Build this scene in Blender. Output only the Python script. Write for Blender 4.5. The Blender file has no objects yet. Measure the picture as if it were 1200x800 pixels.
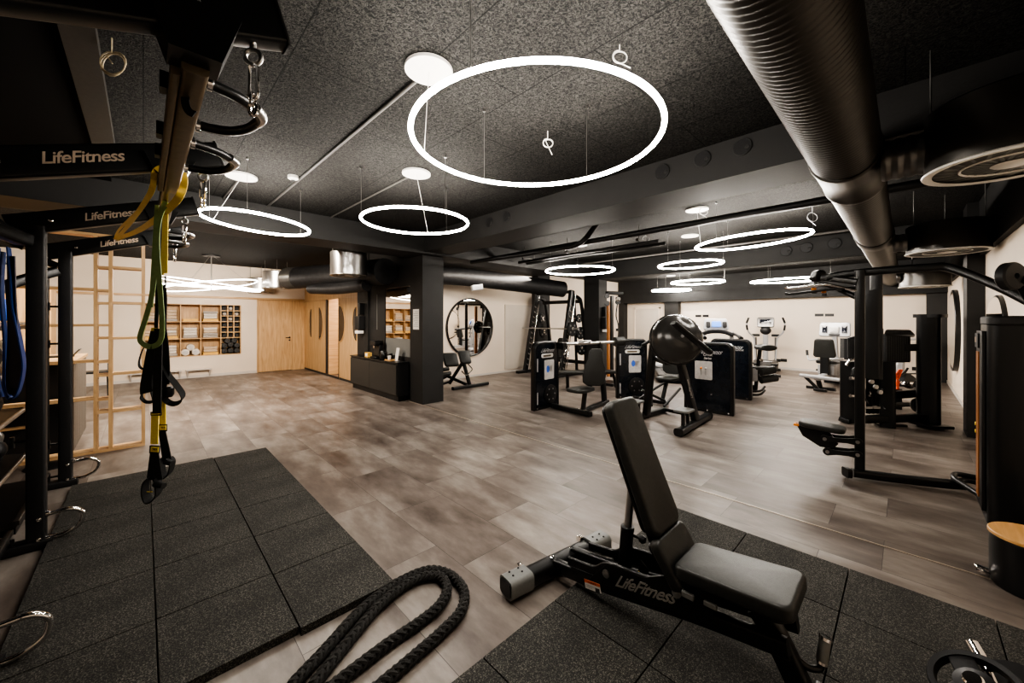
import bpy, math, random
from mathutils import Vector, Matrix, Euler
random.seed(7)
PI = math.pi
COL = bpy.context.scene.collection
V = Vector
# ---------------------------------------------------------------- materials
def _bs(name):
    m = bpy.data.materials.new(name); m.use_nodes = True
    nt = m.node_tree
    return m, nt, nt.nodes['Principled BSDF']
def mat(name, col, rough=.5, metal=0, noise=0, scale=40, bump=0, bscale=None, coat=0, spec=.5, stretch=(1,1,1), emis=None, es=0):
    m, nt, b = _bs(name)
    b.inputs['Base Color'].default_value = (*col, 1)
    b.inputs['Roughness'].default_value = rough
    b.inputs['Metallic'].default_value = metal
    b.inputs['Coat Weight'].default_value = coat
    b.inputs['Specular IOR Level'].default_value = spec
    if emis:
        b.inputs['Emission Color'].default_value = (*emis, 1); b.inputs['Emission Strength'].default_value = es
    tc = nt.nodes.new('ShaderNodeTexCoord'); mp = nt.nodes.new('ShaderNodeMapping')
    mp.inputs['Scale'].default_value = stretch
    nt.links.new(tc.outputs['Object'], mp.inputs[0])
    n = nt.nodes.new('ShaderNodeTexNoise'); n.inputs['Scale'].default_value = scale; n.inputs['Detail'].default_value = 3
    nt.links.new(mp.outputs[0], n.inputs[0])
    r = nt.nodes.new('ShaderNodeValToRGB')
    k = noise if noise else .12
    r.color_ramp.elements[0].position = .3; r.color_ramp.elements[1].position = .7
    r.color_ramp.elements[0].color = (*[c*(1-k) for c in col], 1); r.color_ramp.elements[1].color = (*[min(1, c*(1+k)) for c in col], 1)
    nt.links.new(n.outputs[0], r.inputs[0]); nt.links.new(r.outputs[0], b.inputs['Base Color'])
    if bump:
        bn = nt.nodes.new('ShaderNodeTexNoise'); bn.inputs['Scale'].default_value = bscale or scale; bn.inputs['Detail'].default_value = 2
        nt.links.new(mp.outputs[0], bn.inputs[0])
        bp = nt.nodes.new('ShaderNodeBump'); bp.inputs['Strength'].default_value = bump; bp.inputs['Distance'].default_value = .01
        nt.links.new(bn.outputs[0], bp.inputs['Height']); nt.links.new(bp.outputs[0], b.inputs['Normal'])
    return m
def wood(name, c0, c1, axis='z', rough=.45):
    m, nt, b = _bs(name)
    tc = nt.nodes.new('ShaderNodeTexCoord'); mp = nt.nodes.new('ShaderNodeMapping')
    s = {'z': (9, 9, .8), 'x': (.8, 9, 9), 'y': (9, .8, 9)}[axis]
    mp.inputs['Scale'].default_value = s
    nt.links.new(tc.outputs['Object'], mp.inputs[0])
    n = nt.nodes.new('ShaderNodeTexNoise'); n.inputs['Scale'].default_value = 3; n.inputs['Detail'].default_value = 6; n.inputs['Distortion'].default_value = .6
    nt.links.new(mp.outputs[0], n.inputs[0])
    r = nt.nodes.new('ShaderNodeValToRGB')
    r.color_ramp.elements[0].position = .3; r.color_ramp.elements[1].position = .68
    r.color_ramp.elements[0].color = (*c0, 1); r.color_ramp.elements[1].color = (*c1, 1)
    nt.links.new(n.outputs[0], r.inputs[0]); nt.links.new(r.outputs[0], b.inputs['Base Color'])
    b.inputs['Roughness'].default_value = rough
    return m
def emit(name, col, s):
    m = bpy.data.materials.new(name); m.use_nodes = True; nt = m.node_tree; nt.nodes.clear()
    e = nt.nodes.new('ShaderNodeEmission'); o = nt.nodes.new('ShaderNodeOutputMaterial')
    e.inputs[0].default_value = (*col, 1); e.inputs[1].default_value = s
    nt.links.new(e.outputs[0], o.inputs[0]); return m

PAINT = mat('satin black paint', (.010, .0105, .011), .33, 0, .2, 200)
PAINT2 = mat('matt charcoal paint', (.013, .013, .014), .5, 0, .2, 90)
PLAST = mat('black moulded plastic', (.012, .012, .013), .42, 0, .2, 300, .08, 500)
PANEL = mat('gloss navy black panel', (.010, .013, .019), .16, 0, .2, 8)
LEATH = mat('charcoal upholstery', (.030, .031, .029), .40, 0, .15, 60, .10, 900)
MESHF = mat('ribbed black fabric', (.065, .065, .064), .6, 0, .4, 300, .5, 420)
CHROME = mat('polished chrome', (.82, .80, .78), .09, 1, .03, 20)
STEEL = mat('brushed steel', (.50, .49, .48), .30, 1, .12, 60, 0, None, 0, .5, (1, 1, .05))
DSTEEL = mat('dark galvanised steel', (.20, .195, .19), .38, 1, .15, 12)
GREYP = mat('grey plastic cover', (.20, .205, .20), .38, 0, .06, 80)
SILV = mat('silver grey plastic', (.42, .42, .43), .35, .2, .05, 60)
LITRAIL_BADGE = mat('ring-lit rail and badge print', (.15, .12, .08), .42, .35, .1, 30)  # golden ring light put into the rail colour; also badge print
WHITEP = mat('white enamel', (.80, .78, .74), .35, 0, .02, 30)
LEDW = emit('warm white led diffuser', (1, .93, .84), 62)
LEDC = emit('bright chandelier led', (1, .93, .84), 9)
OAKZ = wood('light oak upright grain', (.49, .30, .145), (.65, .44, .24), 'z')
OAKX = wood('light oak long grain', (.49, .30, .145), (.65, .44, .24), 'x')
OAKY = wood('light oak side grain', (.49, .30, .145), (.65, .44, .24), 'y')
WARMW = wood('orange wood', (.30, .115, .035), (.44, .19, .07), 'z', .35)
LIDW = wood('honey bamboo', (.55, .30, .11), (.72, .44, .20), 'x', .4)
DARKW = mat('dark cabinet laminate', (.035, .034, .032), .42, 0, .06, 20)
YEL = mat('yellow webbing', (.95, .70, .12), .65, 0, .15, 200, .3, 500)
YELB = mat('pale yellow rubber band', (.95, .68, .16), .5, 0, .06, 60)
GRN = mat('green rubber band', (.22, .31, .12), .5, 0, .08, 60)
BLU = mat('deep blue rubber band', (.010, .035, .15), .45, 0, .1, 60)
NAVY = mat('dark purple rubber band', (.02, .012, .03), .5, 0, .1, 60)
WEB = mat('black webbing', (.012, .012, .012), .7, 0, .3, 300, .4, 600)
ORG = mat('orange lever plastic', (.85, .28, .03), .4, 0, .05, 50)
RED = mat('red moulded plastic', (.62, .05, .02), .4, 0, .05, 50)
BLUEP = mat('bright blue plastic', (.02, .14, .75), .4, 0, .05, 50)
GOLD = mat('printed copper lettering', (.50, .40, .31), .4, .3, .03, 50)
LETG = mat('printed silver lettering', (.36, .35, .33), .4, .3, .03, 50)
PAPER = mat('white paper', (.78, .76, .74), .7, 0, .02, 50)
PAPG = mat('grey instruction card', (.55, .53, .52), .5, 0, .1, 30)
INK = mat('black print', (.03, .03, .03), .6)
TOWB = mat('beige terry towel', (.66, .52, .38), .95, 0, .12, 90, .8, 300)
TOWW = mat('white terry towel', (.78, .72, .64), .95, 0, .08, 90, .8, 300)
TOWG = mat('grey terry towel', (.50, .46, .42), .95, 0, .12, 90, .8, 300)
CARD = mat('yellow cardboard', (.80, .50, .14), .8, 0, .08, 40)
ROPE = mat('black braided polyester', (.020, .019, .017), .62, 0, .5, 120, .6, 500)
PIPE = mat('black pipe', (.012, .012, .012), .5, 0, .2, 20)
SCREEN = mat('dark screen', (.01, .012, .02), .12)
SCRB = mat('blue lit screen', (.05, .12, .4), .3, 0, 0, 20, 0, None, 0, .5, (1, 1, 1), (.15, .35, .9), .8)
LABY = mat('yellow warning sticker', (.85, .60, .03), .5)
LABO = mat('orange warning sticker', (.85, .17, .02), .5)
LEDR = mat('orange resistance band', (.85, .12, .03), .5)
DARKG = mat('dark glass window', (.02, .014, .012), .08)
WHITEB = mat('skirting white', (.62, .58, .54), .45, 0, .02, 10)
CONDM = mat('grey conduit', (.11, .105, .10), .45, .2, .05, 10)

def mirror_mat():
    m, nt, b = _bs('silvered mirror'); b.inputs['Metallic'].default_value = 1; b.inputs['Roughness'].default_value = .015
    b.inputs['Base Color'].default_value = (.86, .84, .81, 1)
    n = nt.nodes.new('ShaderNodeTexNoise'); n.inputs['Scale'].default_value = 1
    r = nt.nodes.new('ShaderNodeMapRange'); r.inputs['To Min'].default_value = .008; r.inputs['To Max'].default_value = .02
    nt.links.new(n.outputs[0], r.inputs[0]); nt.links.new(r.outputs[0], b.inputs['Roughness']); return m
MIRR = mirror_mat()

def floor_mat():
    m, nt, b = _bs('stone look vinyl planks'); N = nt.nodes.new; L = nt.links.new
    tc = N('ShaderNodeTexCoord'); mp = N('ShaderNodeMapping')
    mp.inputs['Rotation'].default_value = (0, 0, PI/2); mp.inputs['Location'].default_value = (.10, 3.489-.4445*8, 0)
    L(tc.outputs['Object'], mp.inputs[0])
    br = N('ShaderNodeTexBrick'); br.inputs['Scale'].default_value = 1
    br.inputs['Brick Width'].default_value = .889; br.inputs['Row Height'].default_value = .4445
    br.inputs['Mortar Size'].default_value = .0016; br.inputs['Mortar Smooth'].default_value = .1
    br.offset = .33; br.offset_frequency = 2; br.inputs['Bias'].default_value = 0
    br.inputs['Color1'].default_value = (0, 0, 0, 1); br.inputs['Color2'].default_value = (1, 1, 1, 1); br.inputs['Mortar'].default_value = (.3, .3, .3, 1)
    L(mp.outputs[0], br.inputs[0])
    mp2 = N('ShaderNodeMapping'); mp2.inputs['Scale'].default_value = (2.6, .9, 1); L(tc.outputs['Object'], mp2.inputs[0])
    # shift the cloud pattern from plank to plank
    ad = N('ShaderNodeVectorMath'); ad.operation = 'ADD'; sc = N('ShaderNodeVectorMath'); sc.operation = 'SCALE'; sc.inputs['Scale'].default_value = 7
    L(br.outputs['Color'], sc.inputs[0]); L(mp2.outputs[0], ad.inputs[0]); L(sc.outputs[0], ad.inputs[1])
    n1 = N('ShaderNodeTexNoise'); n1.inputs['Scale'].default_value = 1.5; n1.inputs['Detail'].default_value = 8; n1.inputs['Roughness'].default_value = .62
    L(ad.outputs[0], n1.inputs[0])
    r1 = N('ShaderNodeValToRGB'); e = r1.color_ramp.elements
    e[0].position = .28; e[0].color = (.085, .066, .057, 1); e[1].position = .72; e[1].color = (.36, .33, .30, 1)
    x = e.new(.5); x.color = (.20, .172, .153, 1)
    L(n1.outputs[0], r1.inputs[0])
    mx = N('ShaderNodeMix'); mx.data_type = 'RGBA'; mx.blend_type = 'MULTIPLY'; mx.inputs[0].default_value = .8
    r2 = N('ShaderNodeValToRGB'); r2.color_ramp.elements[0].color = (.74, .71, .69, 1); r2.color_ramp.elements[1].color = (1.05, 1.04, 1.03, 1)
    L(br.outputs['Color'], r2.inputs[0]); L(r1.outputs[0], mx.inputs[6]); L(r2.outputs[0], mx.inputs[7])
    mo = N('ShaderNodeMix'); mo.data_type = 'RGBA'; mo.inputs[7].default_value = (.06, .05, .045, 1)
    L(br.outputs['Fac'], mo.inputs[0]); L(mx.outputs[2], mo.inputs[6]); L(mo.outputs[2], b.inputs['Base Color'])
    rr = N('ShaderNodeMapRange'); rr.inputs['To Min'].default_value = .30; rr.inputs['To Max'].default_value = .48
    L(n1.outputs[0], rr.inputs[0]); L(rr.outputs[0], b.inputs['Roughness'])
    bp = N('ShaderNodeBump'); bp.inputs['Strength'].default_value = .25; bp.inputs['Distance'].default_value = .002; bp.invert = True
    L(br.outputs['Fac'], bp.inputs['Height']); L(bp.outputs[0], b.inputs['Normal'])
    return m
FLOOR = floor_mat()

def rubber_mat():
    m, nt, b = _bs('speckled rubber granulate'); N = nt.nodes.new; L = nt.links.new
    tc = N('ShaderNodeTexCoord'); n = N('ShaderNodeTexNoise'); n.inputs['Scale'].default_value = 190; n.inputs['Detail'].default_value = 2; n.inputs['Roughness'].default_value = .8
    L(tc.outputs['Object'], n.inputs[0])
    r = N('ShaderNodeValToRGB'); e = r.color_ramp.elements
    e[0].position = .42; e[0].color = (.012, .012, .010, 1); e[1].position = .66; e[1].color = (.16, .15, .13, 1)
    x = e.new(.54); x.color = (.034, .033, .029, 1)
    L(n.outputs[0], r.inputs[0])
    n2 = N('ShaderNodeTexNoise'); n2.inputs['Scale'].default_value = 3; n2.inputs['Detail'].default_value = 4; L(tc.outputs['Object'], n2.inputs[0])
    mr = N('ShaderNodeMapRange'); mr.inputs['From Min'].default_value = .3; mr.inputs['From Max'].default_value = .7; mr.inputs['To Min'].default_value = .62; mr.inputs['To Max'].default_value = 1.15; L(n2.outputs[0], mr.inputs[0])
    mx = N('ShaderNodeMix'); mx.data_type = 'RGBA'; mx.blend_type = 'MULTIPLY'; mx.inputs[0].default_value = 1
    L(r.outputs[0], mx.inputs[6]); L(mr.outputs[0], mx.inputs[7]); L(mx.outputs[2], b.inputs['Base Color'])
    b.inputs['Roughness'].default_value = .8
    bp = N('ShaderNodeBump'); bp.inputs['Strength'].default_value = .6; bp.inputs['Distance'].default_value = .003
    L(n.outputs[0], bp.inputs['Height']); L(bp.outputs[0], b.inputs['Normal']); return m
RUBBER = rubber_mat()

def ceil_mat():
    m, nt, b = _bs('dark wood wool panel'); N = nt.nodes.new; L = nt.links.new
    tc = N('ShaderNodeTexCoord'); n = N('ShaderNodeTexNoise'); n.inputs['Scale'].default_value = 62; n.inputs['Detail'].default_value = 3; n.inputs['Distortion'].default_value = 1.5
    L(tc.outputs['Object'], n.inputs[0])
    r = N('ShaderNodeValToRGB'); e = r.color_ramp.elements
    e[0].position = .40; e[0].color = (.006, .006, .006, 1); e[1].position = .66; e[1].color = (.060, .058, .054, 1)
    L(n.outputs[0], r.inputs[0])
    br = N('ShaderNodeTexBrick'); br.inputs['Scale'].default_value = 1; br.inputs['Brick Width'].default_value = 1.2; br.inputs['Row Height'].default_value = .6
    br.inputs['Mortar Size'].default_value = .004; br.inputs['Color1'].default_value = (1, 1, 1, 1); br.inputs['Color2'].default_value = (.85, .85, .85, 1); br.inputs['Mortar'].default_value = (.15, .15, .15, 1)
    mp = N('ShaderNodeMapping'); mp.inputs['Rotation'].default_value = (0, 0, PI/2); L(tc.outputs['Object'], mp.inputs[0]); L(mp.outputs[0], br.inputs[0])
    mx = N('ShaderNodeMix'); mx.data_type = 'RGBA'; mx.blend_type = 'MULTIPLY'; mx.inputs[0].default_value = 1
    L(r.outputs[0], mx.inputs[6]); L(br.outputs['Color'], mx.inputs[7]); L(mx.outputs[2], b.inputs['Base Color'])
    b.inputs['Roughness'].default_value = .85; b.inputs['Specular IOR Level'].default_value = .3
    bp = N('ShaderNodeBump'); bp.inputs['Strength'].default_value = .9; bp.inputs['Distance'].default_value = .006
    L(n.outputs[0], bp.inputs['Height']); L(bp.outputs[0], b.inputs['Normal']); return m
CEIL = ceil_mat()
WALL = mat('warm cream plaster', (.78, .68, .57), .85, 0, .03, 1.5, .08, 160)
WALLG = mat('grey beige door and wall shade', (.60, .54, .47), .85, 0, .05, 1.5, .08, 160)  # door colour; on the mirror wall it paints a shadow
CHAR = mat('charcoal painted concrete', (.023, .0225, .022), .6, 0, .10, 3, .10, 60)
CHARD = mat('black painted soffit', (.016, .016, .016), .65, 0, .2, 3, .15, 40)
CHART = mat('rough charcoal soffit', (.060, .057, .052), .9, 0, .7, 90, .9, 110)

# ---------------------------------------------------------------- mesh builder
def rootmat(o):
    while o.parent: o = o.parent
    return Matrix.Translation(o.location) @ o.rotation_euler.to_matrix().to_4x4()
def frame(t, up=V((0, 0, 1))):
    t = t.normalized()
    if abs(t.dot(up)) > .98: up = V((0, 1, 0)) if abs(t.y) < .9 else V((1, 0, 0))
    s = t.cross(up).normalized(); n = s.cross(t).normalized()
    return s, n
def rsec(w, h, r=0, k=3):
    r = min(r, w/2-1e-5, h/2-1e-5)
    if r <= 0: return [(w/2, h/2), (-w/2, h/2), (-w/2, -h/2), (w/2, -h/2)]
    out = []
    for cx, cy, a0 in ((w/2-r, h/2-r, 0), (-w/2+r, h/2-r, 90), (-w/2+r, -h/2+r, 180), (w/2-r, -h/2+r, 270)):
        for i in range(k+1):
            a = math.radians(a0+90*i/k); out.append((cx+r*math.cos(a), cy+r*math.sin(a)))
    return out
def csec(r, n=12): return [(r*math.cos(2*PI*i/n), r*math.sin(2*PI*i/n)) for i in range(n)]
def smoothpath(pts, k=6):
    pts = [V(p) for p in pts]; out = []
    n = len(pts)
    for i in range(n-1):
        p0 = pts[max(i-1, 0)]; p1 = pts[i]; p2 = pts[i+1]; p3 = pts[min(i+2, n-1)]
        for j in range(k):
            t = j/k
            out.append(.5*((2*p1)+(-p0+p2)*t+(2*p0-5*p1+4*p2-p3)*t*t+(-p0+3*p1-3*p2+p3)*t**3))
    out.append(pts[-1]); return out
def fillet(pts, r, k=4, closed=False):
    pts = [V(p) for p in pts]; out = []; n = len(pts)
    for i in range(n):
        if not closed and i in (0, n-1): out.append(pts[i]); continue
        a, b, c = pts[i-1], pts[i], pts[(i+1) % n]
        d1 = (a-b); d2 = (c-b); rr = min(r, d1.length*.45, d2.length*.45)
        p, q = b+d1.normalized()*rr, b+d2.normalized()*rr
        for j in range(k+1):
            t = j/k; out.append((1-t)**2*p+2*t*(1-t)*b+t*t*q)
    return out
class M:
    def __init__(s, local=False): s.v = []; s.f = []; s.local = local
    def add(s, vs, fs, mt=None):
        o = len(s.v)
        s.v += [tuple(mt @ V(p)) if mt else tuple(p) for p in vs]; s.f += [tuple(i+o for i in f) for f in fs]; return s
    def box(s, x0, x1, y0, y1, z0, z1, mt=None):
        vs = [(x, y, z) for x in (x0, x1) for y in (y0, y1) for z in (z0, z1)]
        return s.add(vs, [(0, 1, 3, 2), (4, 6, 7, 5), (0, 4, 5, 1), (2, 3, 7, 6), (0, 2, 6, 4), (1, 5, 7, 3)], mt)
    def cbox(s, c, d, mt=None):
        return s.box(c[0]-d[0]/2, c[0]+d[0]/2, c[1]-d[1]/2, c[1]+d[1]/2, c[2]-d[2]/2, c[2]+d[2]/2, mt)
    def sweep(s, pts, sec, up=V((0, 0, 1)), closed=False, scale=None, fixed=False):
        pts = [V(p) for p in pts]; n = len(pts); k = len(sec); vs = []; fs = []
        pt = None; S = None
        for i, p in enumerate(pts):
            if closed: t = pts[(i+1) % n]-pts[i-1]
            else: t = pts[min(i+1, n-1)]-pts[max(i-1, 0)]
            t = t.normalized()
            if S is None or fixed: S, Nn = frame(t, V(up))
            else:
                q = pt.rotation_difference(t); S = q @ S; S = (S-t*S.dot(t)).normalized(); Nn = S.cross(t).normalized()
            pt = t; f = scale[i] if scale else 1
            vs += [p+S*a*f+Nn*b*f for a, b in sec]
        for i in range(n if closed else n-1):
            j = (i+1) % n
            for a in range(k):
                b = (a+1) % k; fs.append((i*k+a, i*k+b, j*k+b, j*k+a))
        if not closed: fs.append(tuple(range(k))[::-1]); fs.append(tuple((n-1)*k+a for a in range(k)))
        return s.add(vs, fs)
    def tube(s, pts, r, n=10, closed=False): return s.sweep(pts, csec(r, n), closed=closed)
    def bar(s, p, q, w, h, r=0, up=(0, 0, 1)): return s.sweep([p, q], rsec(w, h, r), up=V(up))
    def bent(s, pts, w, h, r=.01, fr=.06, up=(0, 0, 1)): return s.sweep(fillet(pts, fr), rsec(w, h, r), up=V(up))
    def cyl(s, p, q, r, n=20): return s.sweep([p, q], csec(r, n))
    def ring(s, c, R, r, nrm=(0, 0, 1), n=48, k=8, a0=0, a1=360):
        S, Nn = frame(V(nrm)); full = (a1-a0) >= 360; m = n if full else n+1
        pts = [V(c)+S*R*math.cos(math.radians(a0+(a1-a0)*i/n))+Nn*R*math.sin(math.radians(a0+(a1-a0)*i/n)) for i in range(m)]
        return s.tube(pts, r, k, full)
    def lathe(s, prof, c=(0, 0, 0), ax=(0, 0, 1), n=28, cap=True):
        S, Nn = frame(V(ax)); A = V(ax).normalized(); vs = []; fs = []; k = len(prof)
        for i in range(n):
            a = 2*PI*i/n; d = S*math.cos(a)+Nn*math.sin(a)
            vs += [V(c)+d*r+A*h for r, h in prof]
        for i in range(n):
            j = (i+1) % n
            for a in range(k-1): fs.append((i*k+a, j*k+a, j*k+a+1, i*k+a+1))
        flat = all(abs(h-prof[0][1]) < 1e-6 for r, h in prof)
        if cap and prof[0][0] > 1e-6 and not flat and prof[0] != prof[-1]: fs.append(tuple(i*k for i in range(n))[::-1])
        if cap and prof[-1][0] > 1e-6 and not flat and prof[0] != prof[-1]: fs.append(tuple(i*k+k-1 for i in range(n)))
        return s.add(vs, fs)
    def ball(s, c, r, n=20, sc=(1, 1, 1)):
        o = len(s.v); s.lathe([(r*math.sin(PI*i/(n//2)), -r*math.cos(PI*i/(n//2))) for i in range(n//2+1)], (0, 0, 0), n=n)
        s.v[o:] = [(c[0]+x*sc[0], c[1]+y*sc[1], c[2]+z*sc[2]) for x, y, z in s.v[o:]]; return s
    def prism(s, poly, o, ux, uy, d):           # polygon in the plane (ux, uy) at o, extruded by vector d
        o, ux, uy, d = V(o), V(ux), V(uy), V(d); n = len(poly)
        a = [o+ux*p+uy*q for p, q in poly]; vs = a+[p+d for p in a]
        return s.add(vs, [tuple(range(n))[::-1], tuple(range(n, 2*n))]+[(i, (i+1) % n, n+(i+1) % n, n+i) for i in range(n)])
    def pad(s, poly, o, ux, uy, th, r=.02, k=4):  # upholstered pad: outline polygon with rolled edges, front along ux x uy
        o, ux, uy = V(o), V(ux).normalized(), V(uy).normalized(); nn = ux.cross(uy)
        n = len(poly); cx = sum(p[0] for p in poly)/n; cy = sum(p[1] for p in poly)/n
        lay = []
        for j in range(k+1):
            a = PI/2*j/k; lay.append((r*(1-math.sin(a)), r*(1-math.cos(a))))
        lay = lay+[(i2, th-h2) for i2, h2 in lay[::-1]]
        hx = max(abs(p[0]-cx) for p in poly); hy = max(abs(p[1]-cy) for p in poly); vs = []; fs = []
        for ins, h in lay:
            for p in poly:
                vs.append(o+ux*(cx+(p[0]-cx)*(1-ins/hx))+uy*(cy+(p[1]-cy)*(1-ins/hy))+nn*h)
        m = len(lay)
        for j in range(m-1):
            for i in range(n):
                b = (i+1) % n; fs.append((j*n+i, j*n+b, (j+1)*n+b, (j+1)*n+i))
        # domed faces
        c0 = len(vs); vs.append(o+ux*cx+uy*cy+nn*(-.004)); vs.append(o+ux*cx+uy*cy+nn*(th+.006))
        for i in range(n):
            b = (i+1) % n; fs.append((b, i, c0)); fs.append(((m-1)*n+i, (m-1)*n+b, c0+1))
        return s.add(vs, fs)
    def build(s, name, m, parent=None, bev=0, ang=38, kind=None, flat=False):
        me = bpy.data.meshes.new(name)
        vs = s.v
        if parent and not s.local:
            inv = rootmat(parent).inverted(); vs = [tuple(inv @ V(p)) for p in vs]
        org = V((0, 0, 0))
        if not parent and vs:
            xs = [min(v[i] for v in vs) for i in range(3)]; xe = [max(v[i] for v in vs) for i in range(3)]
            if not kind: org = V(((xs[0]+xe[0])/2, (xs[1]+xe[1])/2, xs[2])); vs = [(a-org.x, b-org.y, c-org.z) for a, b, c in vs]
        me.from_pydata(vs, [], s.f)
        import bmesh
        bm = bmesh.new(); bm.from_mesh(me); bmesh.ops.recalc_face_normals(bm, faces=bm.faces); bm.to_mesh(me); bm.free()
        me.materials.append(m)
        if not flat:
            me.polygons.foreach_set('use_smooth', [True]*len(me.polygons)); me.set_sharp_from_angle(angle=math.radians(ang))
        me.update()
        o = bpy.data.objects.new(name, me); COL.objects.link(o); o.location = org
        if parent: o.parent = parent
        if bev:
            b = o.modifiers.new('b', 'BEVEL'); b.width = bev; b.segments = 2; b.limit_method = 'ANGLE'; b.angle_limit = math.radians(50)
        if kind: o['kind'] = kind
        return o
def tag(o, label, cat, group=None, kind=None):
    o['label'] = label; o['category'] = cat
    if group: o['group'] = group
    if kind: o['kind'] = kind
    return o
def T(name, label, cat, loc=(0, 0, 0), rz=0, group=None):
    o = bpy.data.objects.new(name, None); COL.objects.link(o); o.location = loc; o.rotation_euler = (0, 0, rz)
    o.empty_display_size = .1
    return tag(o, label, cat, group)
def struct(name, m, mt, bev=0): return m.build(name, mt, kind='structure', bev=bev)
def copy_tree(o, parent=None):
    c = o.copy(); COL.objects.link(c); c.parent = parent
    for ch in list(o.children): copy_tree(ch, c)
    return c
def dup(root, loc, rz, label, group=None):
    c = copy_tree(root); c.location = loc; c.rotation_euler = (0, 0, rz); c['label'] = label
    if group: c['group'] = group
    return c
def lettering(s, size, o, ux, uy, m, parent, shear=0, name='lettering', depth=.0015, bold=.004, local=False):
    cu = bpy.data.curves.new('t', 'FONT'); cu.body = s; cu.size = size; cu.shear = shear; cu.extrude = depth/size*size; cu.offset = bold*size
    cu.align_x = 'CENTER'; cu.align_y = 'CENTER'; cu.space_character = .92
    ob = bpy.data.objects.new('t', cu); COL.objects.link(ob)
    dg = bpy.context.evaluated_depsgraph_get(); me = bpy.data.meshes.new_from_object(ob.evaluated_get(dg))
    ux = V(ux).normalized(); uy = V(uy).normalized(); n = ux.cross(uy)
    mt = Matrix((ux, uy, n)).transposed().to_4x4(); mt.translation = V(o)
    if parent and not local: mt = rootmat(parent).inverted() @ mt
    me.transform(mt); me.materials.clear(); me.materials.append(m)
    bpy.data.objects.remove(ob); bpy.data.curves.remove(cu)
    r = bpy.data.objects.new(name, me); COL.objects.link(r)
    if parent: r.parent = parent
    return r
# where a pixel of the 1200x800 frame lies in the room (camera at x=0, y=0, eye height 1.5 m)
FOC = 446.3; FX, FY = .6956, .7185
def ray(u, v):
    l = (u-600)/FOC; return V((FX+FY*l, FY-FX*l, -(v-375)/FOC))
CAM = V((0, 0, 1.5))
def az(u, v, z=0): r = ray(u, v); return CAM+r*((z-1.5)/r.z)
def ax_(u, v, x): r = ray(u, v); return CAM+r*(x/r.x)
def ay(u, v, y): r = ray(u, v); return CAM+r*(y/r.y)
def aD(u, v, d): return CAM+ray(u, v)*d
# ================================================================ the room
H = 3.0
XW, YL, YM, YR = 14.0, 12.9, 8.0, -.70      # far wall, shelf wall, mirror wall, right wall
struct('floor', M().box(-3.2, XW, -3.0, YL, -.06, 0), FLOOR)
struct('ceiling', M().box(-3.2, XW, -3.0, YL, H, H+.08), CEIL)
# shelf wall, with a niche for the towel shelf
NX0, NX1, NZ0, NZ1 = -.05, 1.96, .56, 1.92
w = M(); w.box(-3.2, NX0, YL, YL+.35, 0, H); w.box(NX1, 2.33, YL, YL+.35, 0, H)
w.box(NX0, NX1, YL, YL+.35, 0, NZ0); w.box(NX0, NX1, YL, YL+.35, NZ1, H); w.box(NX0, NX1, YL+.33, YL+.35, NZ0, NZ1)
struct('wall_back', w, WALL)
struct('wall_back_band', M().box(-3.2, 3.58, YL-.05, YL, 2.09, 2.14), OAKX)
struct('baseboard_back', M().box(-3.2, 2.33, YL-.015, YL, 0, .07), WHITEB)
# oak door wall left of the corner
struct('wall_back_oak', M().box(2.33, 2.36, YL, YL+.06, 0, 2.09).box(3.24, 3.58, YL, YL+.06, 0, 2.09).box(2.33, 3.58, YL+.05, YL+.06, 0, 2.09), OAKZ)
struct('wall_back_upper', M().box(2.33, 3.58, YL, YL+.06, 2.09, H), WALL)
d = struct('door_1', M().box(2.365, 3.235, YL-.005, YL+.045, .01, 2.085), OAKZ)
h = M(); h.lathe([(.026, 0), (.026, .012)], (3.16, YL-.02, .98), (0, 1, 0)); h.tube([(3.16, YL-.02, .98), (3.16, YL-.06, .98), (3.05, YL-.06, .98)], .009)
h.lathe([(.022, 0), (.022, .012)], (3.16, YL-.02, .90), (0, 1, 0)); h.build('door_handle', PLAST, d)
# oak wall along x = 3.58 with door 2
w = M(); XO = 3.58
def oakpiece(m, y0, y1, z0=0, z1=2.05): m.box(XO, XO+.05, y0, y1, z0, z1)
for y0, y1 in ((12.62, 12.9), (11.0, 12.60), (8.82, 10.03)): oakpiece(w, y0, y1)
w.box(XO, XO+.05, 8.82, 12.9, 2.055, H)
struct('wall_left_oak', w, OAKZ)
struct('baseboard_left', M().box(XO-.012, XO, 10.03, 12.88, 0, .05).box(XO-.012, XO, 8.82, 9.98, 0, .05), DARKW)
# door 2 stands ajar into the room behind
dl = struct('door_2', M().box(XO+.05, XO+.95, 10.93, 10.975, .01, 2.05), OAKX)
struct('wall_left_room', M().box(XO+.05, XO+1.4, 11.02, 11.06, 0, 2.4).box(XO+1.36, XO+1.4, 9.6, 11.02, 0, 2.4).box(XO+.05, XO+1.4, 9.56, 9.6, 0, 2.4).box(XO+.05, XO+1.4, 9.6, 11.02, 2.4, 2.45), OAKY)
struct('trim_1', M().box(XO-.01, XO+.06, 10.97, 11.0, 0, 2.055).box(XO-.01, XO+.06, 10.03, 10.05, 0, 2.055), DARKW)
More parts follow.
